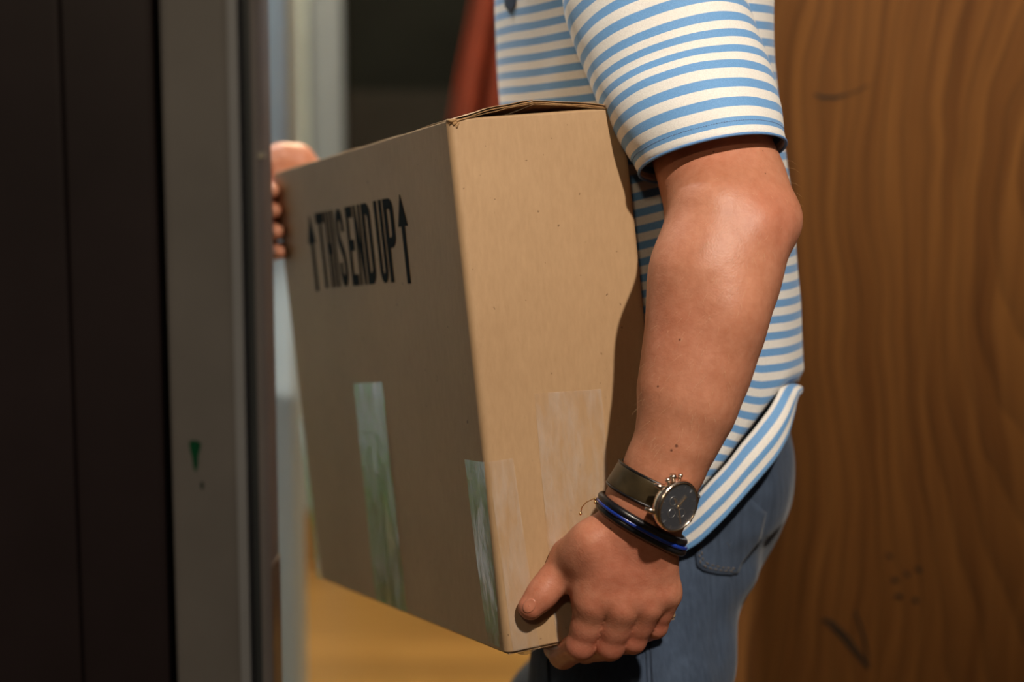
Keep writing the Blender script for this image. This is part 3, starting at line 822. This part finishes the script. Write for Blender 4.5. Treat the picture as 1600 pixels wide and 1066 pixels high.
Tk.cone(tw(.128, -.022, 1.532), tw(.128, .022, 1.532), .007, .007, .008); Tk.cone(tw(.140, -.02, 1.5325), tw(.140, .02, 1.5325), .002, .002, .004, sub=True)
Tk.cone(tw(.02, .12, 1.33), S_, .042, .052, .03); Tk.cone(tw(.01, -.12, 1.33), shR, .045, .044, .03)
VT_, QT = Tk.mesh()
Vall = np.zeros((0, 3)); Qall = np.zeros((0, 4), int)
for v_, q_ in [(VA, QA), (VB, QB), (VT_, QT)]:
    Qall = np.concatenate([Qall, q_+len(Vall)]); Vall = np.concatenate([Vall, v_])
fl_ = np.zeros(len(Vall))
def flush(p, r, a):
    global fl_
    d = np.linalg.norm(Vall-p, axis=1); fl_ = np.maximum(fl_, a*smooth01(1-d/r))
for (m0_, m_, p2, *_r) in fing:
    flush(pc(m_[0], m_[1], 1.38), .025, .65); flush(pc(p2[0], p2[1], 1.40), .040, 1.0)
for p, r in tp[2:]: flush(p, .026, .95)
flush(pc(1200, 345, 1.37), .05, .55); flush(pc(980, 890, 1.37), .075, .75); flush(pc(1060, 520, 1.36), .07, .35); flush(pc(1110, 250, 1.40), .05, .35)
for h in hs: flush(Q+h*R3, .03, 1.0)
moles = []
BODYW = c2w(Vall)
bvh = BVHTree.FromPolygons([tuple(v) for v in BODYW], [tuple(int(i) for i in q) for q in Qall])
CAMP = Vector((0, 0, CAM_H))
def hit(px, py, tree=None):
    d = (Vector(W(px, py, 1.0))-CAMP).normalized(); r = (tree or bvh).ray_cast(CAMP, d); return r[0], r[1]
for (px, py, r) in [(1057, 697, .0016), (1049, 704, .0013), (1115, 237, .0011), (1196, 271, .0009), (1062, 531, .0011), (1028, 604, .0012), (954, 826, .0010), (1192, 236, .0008)]:
    h = hit(px, py)[0]
    if h is not None: moles.append((h, r))
M_SKIN = m_skin(moles)
body = mesh_obj('body', BODYW, Qall, M_SKIN, person, True, {'flush': fl_})
# thumbnail
def surf_patch(name, pts_px, tree, mat, parent, n=10, lift=.0004, th=.0006, bulge_=0.0):
    """closed patch hugging the surface seen at the measured outline, filled as rings about its middle"""
    m = len(pts_px); cx = sum(p[0] for p in pts_px)/m; cy = sum(p[1] for p in pts_px)/m
    vs = []; ok = True
    for k in range(n+1):
        f = k/n
        for (a, b) in pts_px:
            h, nn = hit(cx+(a-cx)*f, cy+(b-cy)*f, tree)
            if h is None: h, nn = Vector(W(a, b, 1.4)), Vector((0, -1, 0)); ok = False
            if nn.dot(h-CAMP) > 0: nn = -nn
            vs.append(np.array(h+nn*(lift+bulge_*(1-f*f))))
    fs = grid_faces(m, n+1, True)
    o = mesh_obj(name, vs, fs, mat, parent); add_mod(o, 'SOLIDIFY', thickness=th, offset=-1); return o
M_NAIL = m_plain('nail', (.50, .185, .11), .30, 0, .06, 200)
nail = [(827+(9.5*math.cos(a))*.80-(13*math.sin(a))*.6, 947+(9.5*math.cos(a))*.6+(13*math.sin(a))*.80) for a in np.linspace(0, 2*math.pi, 18, endpoint=False)]
surf_patch('thumbnail', nail, bvh, M_NAIL, person, 5, .0001, .0004)
# hair cap
Hf = Field(tw(0, 0, 1.62)-.16, tw(0, 0, 1.62)+.16, .007)
Hf.ell(tw(.022, 0, 1.632), axs, (.106, .083, .108), .01)
Hf.cone(tw(.14, -.05, 1.585), tw(.14, .05, 1.585), .075, .075, .012, sub=True); Hf.cone(tw(.07, -.09, 1.53), tw(.07, .09, 1.53), .05, .05, .02, sub=True)
vh, qh = Hf.mesh(); mesh_obj('hair', c2w(vh), qh, m_plain('brown_hair', (.07, .035, .015), .6, 0, .4, 120, .4), person)

# ------------------------------------------------------------------ shirt
PER = .01425                                  # one blue and one white stripe
crease = [(1000, 862), (1040, 828), (1065, 800), (1091, 770), (1114, 743), (1138, 719), (1151, 699), (1172, 675), (1188, 655), (1209, 629), (1222, 613), (1237, 600), (1260, 594)]
hem_o = [(1000, 905), (1030, 890), (1056, 869), (1091, 844), (1124, 807), (1158, 764), (1192, 722), (1222, 678), (1239, 645), (1247, 618), (1262, 600)]
rows_t = [  # py on the axis, centre px, half depth (front-back), half width
    (-300, 1015, .045, .070), (-268, 1010, .075, .130), (-235, 1005, .098, .165), (-180, 998, .108, .176), (-80, 988, .112, .178), (0, 979, .1075, .174),
    (100, 984, .1075, .173), (200, 992, .1085, .171), (300, 1006, .1120, .169), (450, 1022, .1145, .167), (560, 1030, .1145, .164), (640, 1028, .1120, .161), (760, 1028, .111, .160), (900, 1028, .111, .160)]
D_T = 1.66
rz = [float(W(800, r[0], D_T)[2]) for r in rows_t][::-1]
def trow(z, c): return np.interp(z, rz, [r[c] for r in rows_t][::-1])
def torso_pt(th, z, grow=0.0):
    a, b = trow(z, 2)+grow, trow(z, 3)+grow; cpx = trow(z, 1)
    cx = (cpx-800)/F_PX*D_T; cy = D_T*CP+.0
    ct, st = math.cos(th), math.sin(th); e = 2/2.25
    f = a*math.copysign(abs(ct)**e, ct); l = b*math.copysign(abs(st)**e, st)
    P = np.array([cx, cy+(z-1.0)*.02, z])+FW*f+LW*l
    return P
def wrinkle(P, th, z):
    n = noise.noise(Vector((P[0]*9, P[1]*9, P[2]*6)))*.0050 + noise.noise(Vector((P[0]*24+5, P[1]*24, P[2]*14)))*.0018
    n += .0022*math.sin(40*(P[2]+.6*P[0]) + 3*noise.noise(Vector(P*6)))*smooth01((.98-z)/.18)
    return n
NT_, NZ = 168, 130
tops = rz[-1]
def end_z(th):                                # height of the crease (lower edge of the main body of the shirt)
    z = .95
    for _ in range(5):
        p = torso_pt(th, z); px_, _py = to_px(p)
        vis = math.sin(th)                    # his left side faces the camera
        py_t = lerp_tab(crease, px_) if vis > -.30 or px_ > 1100 else 880
        if px_ < 1000: py_t = 862
        if vis <= -.30: py_t = 600 + (1240-px_)*.55
        c = w2c(p); zc_ = (533-py_t)/F_PX*c[1]
        z = float(c2w(np.array([c[0], c[1], zc_]))[2])
    return min(max(z, .80), 1.02)
ths = np.linspace(0, 2*math.pi, NT_, endpoint=False)
ez = np.array([end_z(t) for t in ths])
for _ in range(3): ez = (np.roll(ez, 1)+ez*2+np.roll(ez, -1))/4
SV = []; ST = []
for j in range(NZ):
    w = j/(NZ-1)
    for i, t in enumerate(ths):
        z = tops+(ez[i]-tops)*w
        P = torso_pt(t, z); nrm = norm(FW*math.cos(t)*1.4+LW*math.sin(t))
        P = P+nrm*wrinkle(P, t, z)
        tuck = smooth01((z-ez[i])/.012)            # cloth turns in at the crease
        P = P-nrm*.004*(1-tuck)
        SV.append(P)
        front = smooth01((math.cos(t)+.1)/.5)
        k = .10*front*smooth01((z-1.16)/.05)+ .30*front*smooth01((1.18-z)/.06)
        ST.append((P[2]-k*(P[0]-tx)*1.0 + .0016*noise.noise(Vector(P*11)))/PER+.30)
shirt = mesh_obj('shirt', SV, grid_faces(NT_, NZ, True), M_SHIRT, person, True, {'stripe': ST}); fix_normals(shirt)
add_mod(shirt, 'SOLIDIFY', thickness=.0012, offset=-1)
shirt['label'] = 'polo shirt with horizontal blue and white stripes'
# flared tail below the crease, stripes run along the hem
TV = []; TS = []; NB = 22
sel = [i for i in range(NT_)]
for j in range(NB+1):
    w = j/NB
    for i in sel:
        t = ths[i]; base = torso_pt(t, ez[i]); nrm = norm(FW*math.cos(t)*1.4+LW*math.sin(t))
        px0, py0 = to_px(base)
        if math.sin(t) > -.30: drop_px = max(lerp_tab(hem_o, px0)-py0, 8)
        else: drop_px = 40
        if px0 < 1000: drop_px = 45
        drop = drop_px/F_PX*w2c(base)[1]
        drop = min(drop, .075)
        flare = .012*math.sin(math.pi*min(w, .62)/1.24)*smooth01((math.sin(t)-.15)/.7) + .0005
        nz = noise.noise(Vector((base[0]*16, base[1]*16, w*1.5)))*.0025*w
        P = base+FW*(.013*float(smooth01((px0-1195)/60)))*(1 if math.sin(t) > -.3 else 0)+nrm*(flare+nz+wrinkle(base, t, ez[i])-.005*(1-smooth01((math.sin(t)-.15)/.7)))+np.array([0, 0, -drop*w])
        TV.append(P); TS.append((1-w)*2.62+.36)
tail = mesh_obj('shirt_tail', TV, grid_faces(NT_, NB+1, True), M_SHIRT, shirt, True, {'stripe': TS}); fix_normals(tail)
add_mod(tail, 'SOLIDIFY', thickness=.0014, offset=-1)
tree_shirt = BVHTree.FromPolygons([tuple(v) for v in SV], grid_faces(NT_, NZ, True))

# sleeves
def sleeve(name, path, hem_fn, n_off, mat, parent, sgn=1, umix=None):
    """path: list of (centre, half width, half depth) from hem upwards, camera-aligned"""
    NA, NR = 96, 90
    pts = np.array([p[0] for p in path]); ru = [p[1] for p in path]; rv = [p[2] for p in path]
    s = np.concatenate([[0], np.cumsum(np.linalg.norm(np.diff(pts, axis=0), axis=1))])
    vs = []; st = []
    for j in range(NR):
        f = s[-1]*(j/(NR-1))
        c = np.array([np.interp(f, s, pts[:, k]) for k in range(3)])
        c2 = np.array([np.interp(min(f+.02, s[-1]), s, pts[:, k]) for k in range(3)]); c1 = np.array([np.interp(max(f-.02, 0), s, pts[:, k]) for k in range(3)])
        axd = norm(c1-c2); uu = norm(np.array([1.0, 0, 0])-axd*axd[0]); vv = np.cross(axd, uu)
        if vv[1] > 0: vv = -vv
        a, b = np.interp(f, s, ru), np.interp(f, s, rv)
        fade = smooth01(1-f/.16)
        for i in range(NA):
            th = 2*math.pi*i/NA
            p = c+uu*a*math.cos(th)+vv*b*math.sin(th)
            p = p+axd*hem_fn(th)*fade
            d = norm(uu*math.cos(th)+vv*math.sin(th))
            w = noise.noise(Vector((p[0]*13+n_off, p[1]*13, p[2]*7)))*.0060+noise.noise(Vector((p[0]*34, p[1]*34+n_off, p[2]*16)))*.0014
            w *= smooth01(f/.03)*.8+.2
            w += .0009*smooth01(1-abs(f-.0105)/.004)*-1.0                     # stitched hem line
            vs.append(c2w(p+d*w)); st.append(f/PER-.28)
    o = mesh_obj(name, vs, grid_faces(NA, NR, True), mat, parent, True, {'stripe': st}); fix_normals(o)
    add_mod(o, 'SOLIDIFY', thickness=.0014, offset=-1)
    hemv = [vs[i] for i in range(NA)]+[vs[0]]
    hm = mesh_obj('hem', *tube(hemv, .0013, 6, False), M_SEAMB, o)
    k = int(round(.0105/(s[-1]/(NR-1))))
    stv = []
    for i in range(0, NA):
        a = np.array(vs[k*NA+i]); b = np.array(vs[k*NA+(i+1) % NA]); q = norm(a-c2w(np.array([np.interp(.0105, s, pts[:, m]) for m in range(3)])))
        for e in (0.0, .5): stv.append(tube([a+(b-a)*e+q*.0002, a+(b-a)*(e+.30)+q*.0002], .00035, 5))
    mesh_obj('stitching', *merge(stv), m_plain('pale_blue_thread', (.18, .28, .48), .7), o)
    return o
hemc = pc(1106, 230, 1.432)
pathL = [(hemc, .0612, .060), (pc(1088, 180, 1.443), .0675, .062), (pc(1062, 115, 1.463), .0730, .064), (pc(1038, 50, 1.476), .0748, .066),
         (pc(1022, 0, 1.488), .0758, .068), (pc(1006, -90, 1.512), .075, .068), (pc(998, -160, 1.535), .068, .066), (pc(996, -215, 1.56), .052, .05), (pc(998, -250, 1.59), .02, .03)]
sleeve('sleeve', pathL, lambda th: .0055*math.cos(th)+.0115*(1+math.sin(th)), 0.0, M_SHIRT, shirt)
pathR = [(elR*.42+shR*.58+np.array([0, 0, 0]), .060, .060), (elR*.2+shR*.8, .066, .066), (shR, .066, .066), (shR+np.array([.0, -.05, .03]), .05, .05)]
sleeve('sleeve', pathR, lambda th: 0.0, 9.0, M_SHIRT, shirt)
# button placket with a dark gap at the chest
plk = surf_patch('button_placket', [(788, -40), (812, -40), (806, 10), (800, 22), (790, 10)], tree_shirt, m_plain('navy_placket', (.02, .035, .07), .7), shirt, 4, .0012, .001)

# ------------------------------------------------------------------ jeans (signed-distance volume, world gravity)
J = Field(np.array([-.30, 1.28, -1.12]), np.array([.40, 2.22, -.02]), .0055)
hipz = .90
def jc(px, py, d): return pc(px, py, d)
# pelvis and seat
J.ell(jc(1045, 640, 1.67), axs, (.096, .128, .10), .03)
J.ell(jc(1050, 745, 1.665), axs, (.096, .130, .12), .04)
J.ell(jc(1122, 742, 1.630), axs, (.056, .066, .078), .03)         # left buttock
J.ell(jc(1110, 742, 1.76), axs, (.056, .066, .075), .03)
# thighs
kneeL = w2c(np.array([.020, 1.60, .47])); kneeR = w2c(np.array([-.005, 1.80, .47]))
J.cone(jc(1050, 800, 1.625), jc(986, 1035, 1.585), .085, .0865, .03); J.cone(jc(986, 1035, 1.585), kneeL, .0865, .066, .03)
J.cone(jc(1045, 790, 1.755), jc(990, 1035, 1.76), .090, .083, .03); J.cone(jc(990, 1035, 1.76), kneeR, .083, .066, .03)
ankL = w2c(np.array([.085, 1.62, .09])); ankR = w2c(np.array([.045, 1.83, .09]))
J.cone(kneeL, ankL, .066, .058, .02); J.cone(kneeR, ankR, .066, .058, .02)
# folds under the seat
J.cone(jc(1222, 880, 1.58), jc(1165, 905, 1.535), .010, .004, .030, sub=True)
J.cone(jc(1150, 900, 1.58), jc(1115, 925, 1.555), .012, .010, .03)
VJ, QJ = J.mesh()
Xj = c2w(VJ); dsp = np.array([noise.noise(Vector((p[0]*16, p[1]*16, p[2]*11)))*.0080+noise.noise(Vector((p[0]*40, p[1]*40, p[2]*24)))*.0016 for p in Xj])
jeans = mesh_obj('jeans', Xj, QJ, M_DENIM, person); jeans['label'] = 'faded mid-blue denim jeans'
vn = np.zeros(len(Xj)*3); jeans.data.vertices.foreach_get('normal', vn); vn = vn.reshape(-1, 3)
Xj = Xj+vn*dsp[:, None]; jeans.data.vertices.foreach_set('co', Xj.ravel()); jeans.data.update()
jt = BVHTree.FromPolygons([tuple(v) for v in Xj], [tuple(int(i) for i in q) for q in QJ])
def subdiv(poly, n=5):
    out = []
    for i, a in enumerate(poly):
        b = poly[(i+1) % len(poly)]
        out += [(a[0]+(b[0]-a[0])*k/n, a[1]+(b[1]-a[1])*k/n) for k in range(n)]
    return out
pk = [(1085, 815), (1150, 760), (1196, 800), (1186, 845), (1158, 880), (1150, 897), (1120, 896), (1098, 889), (1089, 882)]
pock = surf_patch('back_pocket', subdiv(pk), jt, M_DENIM, jeans, 8, .0022, .0022)
def seam(name, pts, r, mat, parent, tree, lift=.0005, dash=None):
    P = []
    for a, b in zip(pts, pts[1:]):
        n = max(2, int(math.hypot(b[0]-a[0], b[1]-a[1])/4))
        for k in range(n):
            h, nn = hit(a[0]+(b[0]-a[0])*k/n, a[1]+(b[1]-a[1])*k/n, tree)
            if h is None: continue
            if nn.dot(h-CAMP) > 0: nn = -nn
            P.append(np.array(h+nn*lift))
    if len(P) < 3: return None
    if dash:
        parts = [tube(P[i:i+2], r, 5) for i in range(0, len(P)-1, 2)]; return mesh_obj(name, *merge(parts), mat, parent)
    return mesh_obj(name, *tube(P, r, 6), mat, parent)
M_DKDEN = m_plain('dark_denim', (.022, .034, .06), .85, 0, .2, 200)
seam('side_seam', [(1010, 985), (1011, 1020), (1013, 1066), (1014, 1110)], .0013, M_DENIM, jeans, jt)
seam('side_seam', [(1016, 985), (1017, 1020), (1019, 1066), (1020, 1110)], .0009, M_DKDEN, jeans, jt)
seam('front_seam', [(856, 1028), (858, 1066), (858, 1110)], .0012, M_DKDEN, jeans, jt)
ppk = [(1086, 828), (1088, 860), (1091, 883), (1100, 889), (1120, 894), (1148, 896)]
seam('pocket_seam', [(x-1.5, y+2) for x, y in ppk], .0013, M_DKDEN, jeans, jt, .0012)
seam('pocket_stitching', [(x+5, y-7) for x, y in ppk], .0006, M_THREAD, jeans, jt, .0026, True)
seam('pocket_stitching', [(x+1.5, y-2.5) for x, y in ppk], .0006, M_THREAD, jeans, jt, .0026, True)
# shoes
for ank in (ankL, ankR):
    a = c2w(ank); Sf = Field(np.array([a[0]-.32, a[1]-.20, 0.002])-0, np.array([a[0]+.14, a[1]+.16, .17]), .006)
    tf = lambda f, l, z: np.array([a[0], a[1], z])+FW*f+LW*l
    Sf.cone(tf(-.05, 0, .045), tf(.09, 0, .042), .040, .040, .02); Sf.cone(tf(.09, 0, .040), tf(.18, .005, .038), .040, .032, .02); Sf.cone(tf(-.005, 0, .05), tf(-.005, 0, .105), .048, .046, .02)
    vs_, qs_ = Sf.mesh(); vs_[:, 2] = np.maximum(vs_[:, 2], .004)
    mesh_obj('shoe', vs_, qs_, m_plain('brown_shoe', (.06, .035, .02), .5), person)

# ------------------------------------------------------------------ wrist things
def wrist_ring(c, axd, n=72, lift=.001, rmax=.06):
    """outline of the wrist around point c in the plane across axd (world)"""
    axd = norm(axd); u = norm(np.cross(axd, [0, 0, 1])); v = np.cross(axd, u); out = []
    for k in range(n):
        t = 2*math.pi*k/n; d = u*math.cos(t)+v*math.sin(t)
        r = bvh.ray_cast(Vector(c+d*rmax), Vector(-d), rmax)
        out.append((rmax-r[3]) if r[0] is not None else .03)
    out = np.array(out)
    for _ in range(4): out = (np.roll(out, 1)+out*2+np.roll(out, -1))/4
    return [c+(u*math.cos(2*math.pi*k/n)+v*math.sin(2*math.pi*k/n))*(out[k]+lift) for k in range(n)]
watch = thing('wristwatch', 'steel-cased chronograph watch with a dark dial and brown leather strap on the near wrist', 'watch', tuple(W(1030, 790, 1.37)))
wc = W(1020, 765, 1.374); wax = norm(W(985, 845, 1.380)-W(1052, 700, 1.373))
wax = norm(wax+np.array([0, .0, 0]))
half = .0108; rings = []
for s in np.linspace(-1, 1, 9):
    rg = wrist_ring(wc+wax*half*s*1.0, wax, 72, .0010+.0016*(1-s**4))
    rings.append(rg)
vs = [p for rg in rings for p in rg]
strap = mesh_obj('strap', vs, grid_faces(72, 9, True), M_LEATHER, watch); fix_normals(strap); add_mod(strap, 'SOLIDIFY', thickness=.0016, offset=1)
for s in (-.93, .93):
    rg = wrist_ring(wc+wax*half*s, wax, 72, .0030); mesh_obj('strap_edge', *tube(rg+[rg[0]], .0009, 6, False), M_BLACKL, strap)
# case: round, facing right and towards the camera
cc_ = W(1060, 792, 1.340)
wn_ = norm(np.array([.66, -.74, .12])); wn_ = norm(wn_-wax*np.dot(wn_, wax)*.75)
we = norm(np.cross(wn_, np.cross(-wax, wn_))); we = norm(-wax-wn_*np.dot(-wax, wn_)); wf = np.cross(wn_, we)
RC = .0212
def disc_lathe(profile, n=64):
    vs = []
    for (r, h) in profile:
        for k in range(n):
            a = 2*math.pi*k/n; vs.append(cc_+we*r*math.cos(a)+wf*r*math.sin(a)+wn_*h)
    return vs, grid_faces(n, len(profile), True)
case = mesh_obj('case', *disc_lathe([(.001, -.0085), (RC*.90, -.0085), (RC*.985, -.0070), (RC, -.0040), (RC*.99, -.0012), (RC*.95, .0006), (RC*.885, .0010), (RC*.875, .0002), (RC*.87, -.0008)]), M_STEEL, watch); fix_normals(case)
dial = mesh_obj('dial', *disc_lathe([(RC*.872, -.0008), (RC*.5, -.0008), (.0001, -.0008)]), M_DIAL, watch); fix_normals(dial)
def on_dial(a, r, h=0.0): return cc_+we*r*math.cos(a)+wf*r*math.sin(a)+wn_*h
def bar(a, r0, r1, w, mat, name, h=-.0003):
    d = np.array(on_dial(a, 1.0))-cc_; sd = np.cross(wn_, d)
    vs = []
    for hh in (h, h-.0004):
        for (r, s) in ((r0, -1), (r0, 1), (r1, .7), (r1, -.7)): vs.append(cc_+d*r+sd*w*s+wn_*hh)
    o = mesh_obj(name, vs, [(0, 1, 2, 3), (7, 6, 5, 4), (0, 4, 5, 1), (1, 5, 6, 2), (2, 6, 7, 3), (3, 7, 4, 0)], mat, dial, False); fix_normals(o)
for k in range(12): bar(k*math.pi/6, RC*.72, RC*.84, .00022, M_SILVER, 'hour_marker')
for (a, r) in ((1.15, .0075), (2.6, .0075), (4.1, .0072)):
    ctr = on_dial(a, r)
    rgp = [ctr+we*.0037*math.cos(t)+wf*.0037*math.sin(t)+wn_*-.0005 for t in np.linspace(0, 2*math.pi, 25)]
    mesh_obj('subdial', *tube(rgp, .00022, 5, False), M_SILVER, dial)
# hands point as measured on the dial
def ang(px, py):
    d = W(px, py, 1.34)-W(1060, 792, 1.34); return math.atan2(np.dot(d, wf), np.dot(d, we)/1.0)
bar(ang(1077, 779), -.002, .0105, .0009, M_GOLD, 'hour_hand', .0001); bar(ang(1070, 815), -.003, .0155, .0008, M_GOLD, 'minute_hand', .0003)
bar(ang(1046, 775), .004, .0085, .0011, M_GOLD, 'subdial_hand', -.0001)
hubv = disc_lathe([(.0011, -.0006), (.0011, .0006), (.0001, .0006)], 16); hb = mesh_obj('hub', *hubv, M_GOLD, dial)
gl = mesh_obj('crystal', *disc_lathe([(RC*.868, .0004), (RC*.6, .0010), (RC*.3, .0013), (.0001, .0014)]), None, watch)
tg = NT('watch_crystal'); tg.set(Roughness=.02, Alpha=.04, Specular__IOR__Level=.3); tg.base((.9, .95, 1)); gl.data.materials.append(tg.m)
def stud(dirv, L, r, name, parent=watch):
    d = norm(dirv); o = cc_-wn_*.0042
    mesh_obj(name, *tube([o+d*RC*.93, o+d*(RC+L*.45), o+d*(RC+L*.5), o+d*(RC+L)], [r*.6, r*.6, r, r*.9], 14), M_STEEL, parent)
def rim_dir(px, py):
    d = W(px, py, 1.34)-W(1060, 792, 1.34); d = d-wn_*np.dot(d, wn_); return d
stud(rim_dir(1033, 749), .0042, .0021, 'pusher'); stud(rim_dir(1046, 752), .0050, .0029, 'crown'); stud(rim_dir(1061, 755), .0042, .0021, 'pusher')
for sa in (-1, 1):
    for sb in (-1, 1):
        p0 = cc_-wn_*.0050+wf*sa*RC*.80+we*sb*.0098; p1 = cc_-wn_*.0078+wf*sa*(RC*1.12)+we*sb*.0100
        mesh_obj('lug', *tube([p0, (p0+p1)/2-wn_*.0004, p1-wn_*.002], [.0024, .0022, .0014], 10), M_STEEL, watch)

brace = thing('cord_bracelet', 'black leather double cord bracelet with a blue strand below the watch', 'bracelet', tuple(W(1000, 815, 1.37)))
b0 = W(1000, 817, 1.384); bax = norm(wax*1.0+np.array([-.10, 0, 0.02]))
for s, rr_, m_, nm in ((-.0042, .0033, M_BLACKL, 'cord'), (.0036, .0033, M_BLACKL, 'cord'), (-.0003, .0019, M_BLUEL, 'blue_strand')):
    rg = wrist_ring(b0+bax*s, bax, 72, rr_*.75+(.0030 if nm == 'blue_strand' else 0), .065); mesh_obj(nm, *tube(rg+[rg[0]], rr_, 10, False), m_, brace)
chain = thing('chain_bracelet', 'thin gold chain with tiny beads hanging at the wrist by the carton', 'bracelet', tuple(W(915, 795, 1.385)))
ch = [W(907, 803, 1.390), W(909, 793, 1.386), W(916, 785, 1.383), W(926, 780, 1.380), W(934, 779, 1.380), W(945, 784, 1.372)]
mesh_obj('chain', *tube(ch, .00045, 6), M_GOLD, chain)
for p in (W(907, 803, 1.389), W(930, 780, 1.379), W(930, 785, 1.379)):
    b_ = []
    for j in range(7):
        for k in range(10):
            a, e = math.pi*j/6, 2*math.pi*k/10; b_.append(p+.0013*np.array([math.sin(a)*math.cos(e), math.sin(a)*math.sin(e), math.cos(a)]))
    mesh_obj('bead', b_, grid_faces(10, 7, True), M_GOLD, chain)

# fine arm hair
hv = []
rng = random.Random(3)
for _ in range(150):
    t = rng.random(); px = 1190-150*t+rng.uniform(-75, 60); py = 300+400*t+rng.uniform(-30, 30)
    h, nn = hit(px, py)
    if h is None or h.y > 1.5: continue
    if nn.dot(h-CAMP) > 0: nn = -nn
    g = Vector((-.35+rng.uniform(-.5, .5), 0, -.75)); L = rng.uniform(.005, .011)
    p = np.array(h); q1 = p+np.array(nn)*L*.30+np.array(g)*L*.45; q2 = p+np.array(nn)*L*.38+np.array(g)*L
    hv.append(tube([p, q1, q2], [.00005, .00004, .00002], 3, False))
for (px, py) in [(1234, 262), (1236, 285), (1238, 300), (1230, 250), (1240, 315)]:
    p = W(px-4, py, 1.405)
    hv.append(tube([p, p+np.array([.006, 0, -.001]), p+np.array([.010, .0, -.004])], [.00005, .00004, .00002], 3, False))
ah = mesh_obj('arm_hair', *merge(hv), m_plain('fair_hair', (.80, .55, .32), .4), person); ah['kind'] = 'stuff'

# ------------------------------------------------------------------ leafy plant by the room window (seen mirrored in the tape)
plant = thing('potted_plant', 'green leafy plant in a clay pot by the window, mirrored in the tape', 'plant', (-1.12, 2.72, 0))
pv = []; n = 28
for (r, z) in ((.09, 0), (.12, .13), (.13, .13), (.13, .16), (.12, .16), (.11, .14), (.01, .13)):
    for k in range(n): pv.append((-1.12+r*math.cos(2*math.pi*k/n), 2.72+r*math.sin(2*math.pi*k/n), z+.002))
mesh_obj('pot', pv, grid_faces(n, 7, True), m_plain('clay', (.35, .14, .07), .8), plant)
tl = NT('leaf_green'); tl.base(tl.ramp(tl.noise(tl.coord(), 9, 3), [(.3, (.03, .16, .04)), (.7, (.10, .34, .10))])); tl.set(Roughness=.35)
tn = tl.n('ShaderNodeBsdfTranslucent'); tn.inputs[0].default_value = (.16, .55, .16, 1); mxn = tl.n('ShaderNodeMixShader'); mxn.inputs[0].default_value = .5
tl.l(tl.b.outputs[0], mxn.inputs[1]); tl.l(tn.outputs[0], mxn.inputs[2]); tl.l(mxn.outputs[0], tl.out.inputs[0])
lv = [(0, 0, 0), (-.028, .05, .008), (0, .05, -.002), (.028, .05, .008), (-.034, .10, .010), (0, .10, -.001), (.034, .10, .010), (-.02, .15, 0), (0, .15, -.008), (.02, .15, 0), (0, .19, -.02)]
lfc = [(0, 2, 1), (0, 3, 2), (1, 2, 5, 4), (2, 3, 6, 5), (4, 5, 8, 7), (5, 6, 9, 8), (7, 8, 10), (8, 9, 10)]
lme = bpy.data.meshes.new('leaf'); lme.from_pydata(lv, [], lfc); lme.materials.append(tl.m)
lme.polygons.foreach_set('use_smooth', [True]*len(lme.polygons))
stems = []
for s in range(14):
    a = s*2.4; top = np.array([-1.14+.12*math.cos(a), 2.72+.55*math.sin(a), .25+.6*rng.random()])
    basep = np.array([-1.12, 2.72, .15]); midp = (basep+top)/2+np.array([0, 0, .12]); stems.append(tube([basep, midp, top], [.007, .006, .003], 6))
    for q in range(14):
        f = .12+.88*q/13; p = basep*(1-f)**2+2*midp*f*(1-f)+top*f*f
        lo = bpy.data.objects.new('leaf', lme); COL.objects.link(lo)
        lo.matrix_world = Matrix.Translation(Vector(p)) @ Matrix.Rotation(rng.uniform(0, 6.28), 4, 'Z') @ Matrix.Rotation(rng.uniform(-.6, .6), 4, 'X') @ Matrix.Scale(rng.uniform(.7, 1.15), 4)
        lo.parent = plant; lo.matrix_parent_inverse = plant.matrix_basis.inverted()
mesh_obj('stem', *merge(stems), m_plain('stem_green', (.06, .16, .05), .6), plant)
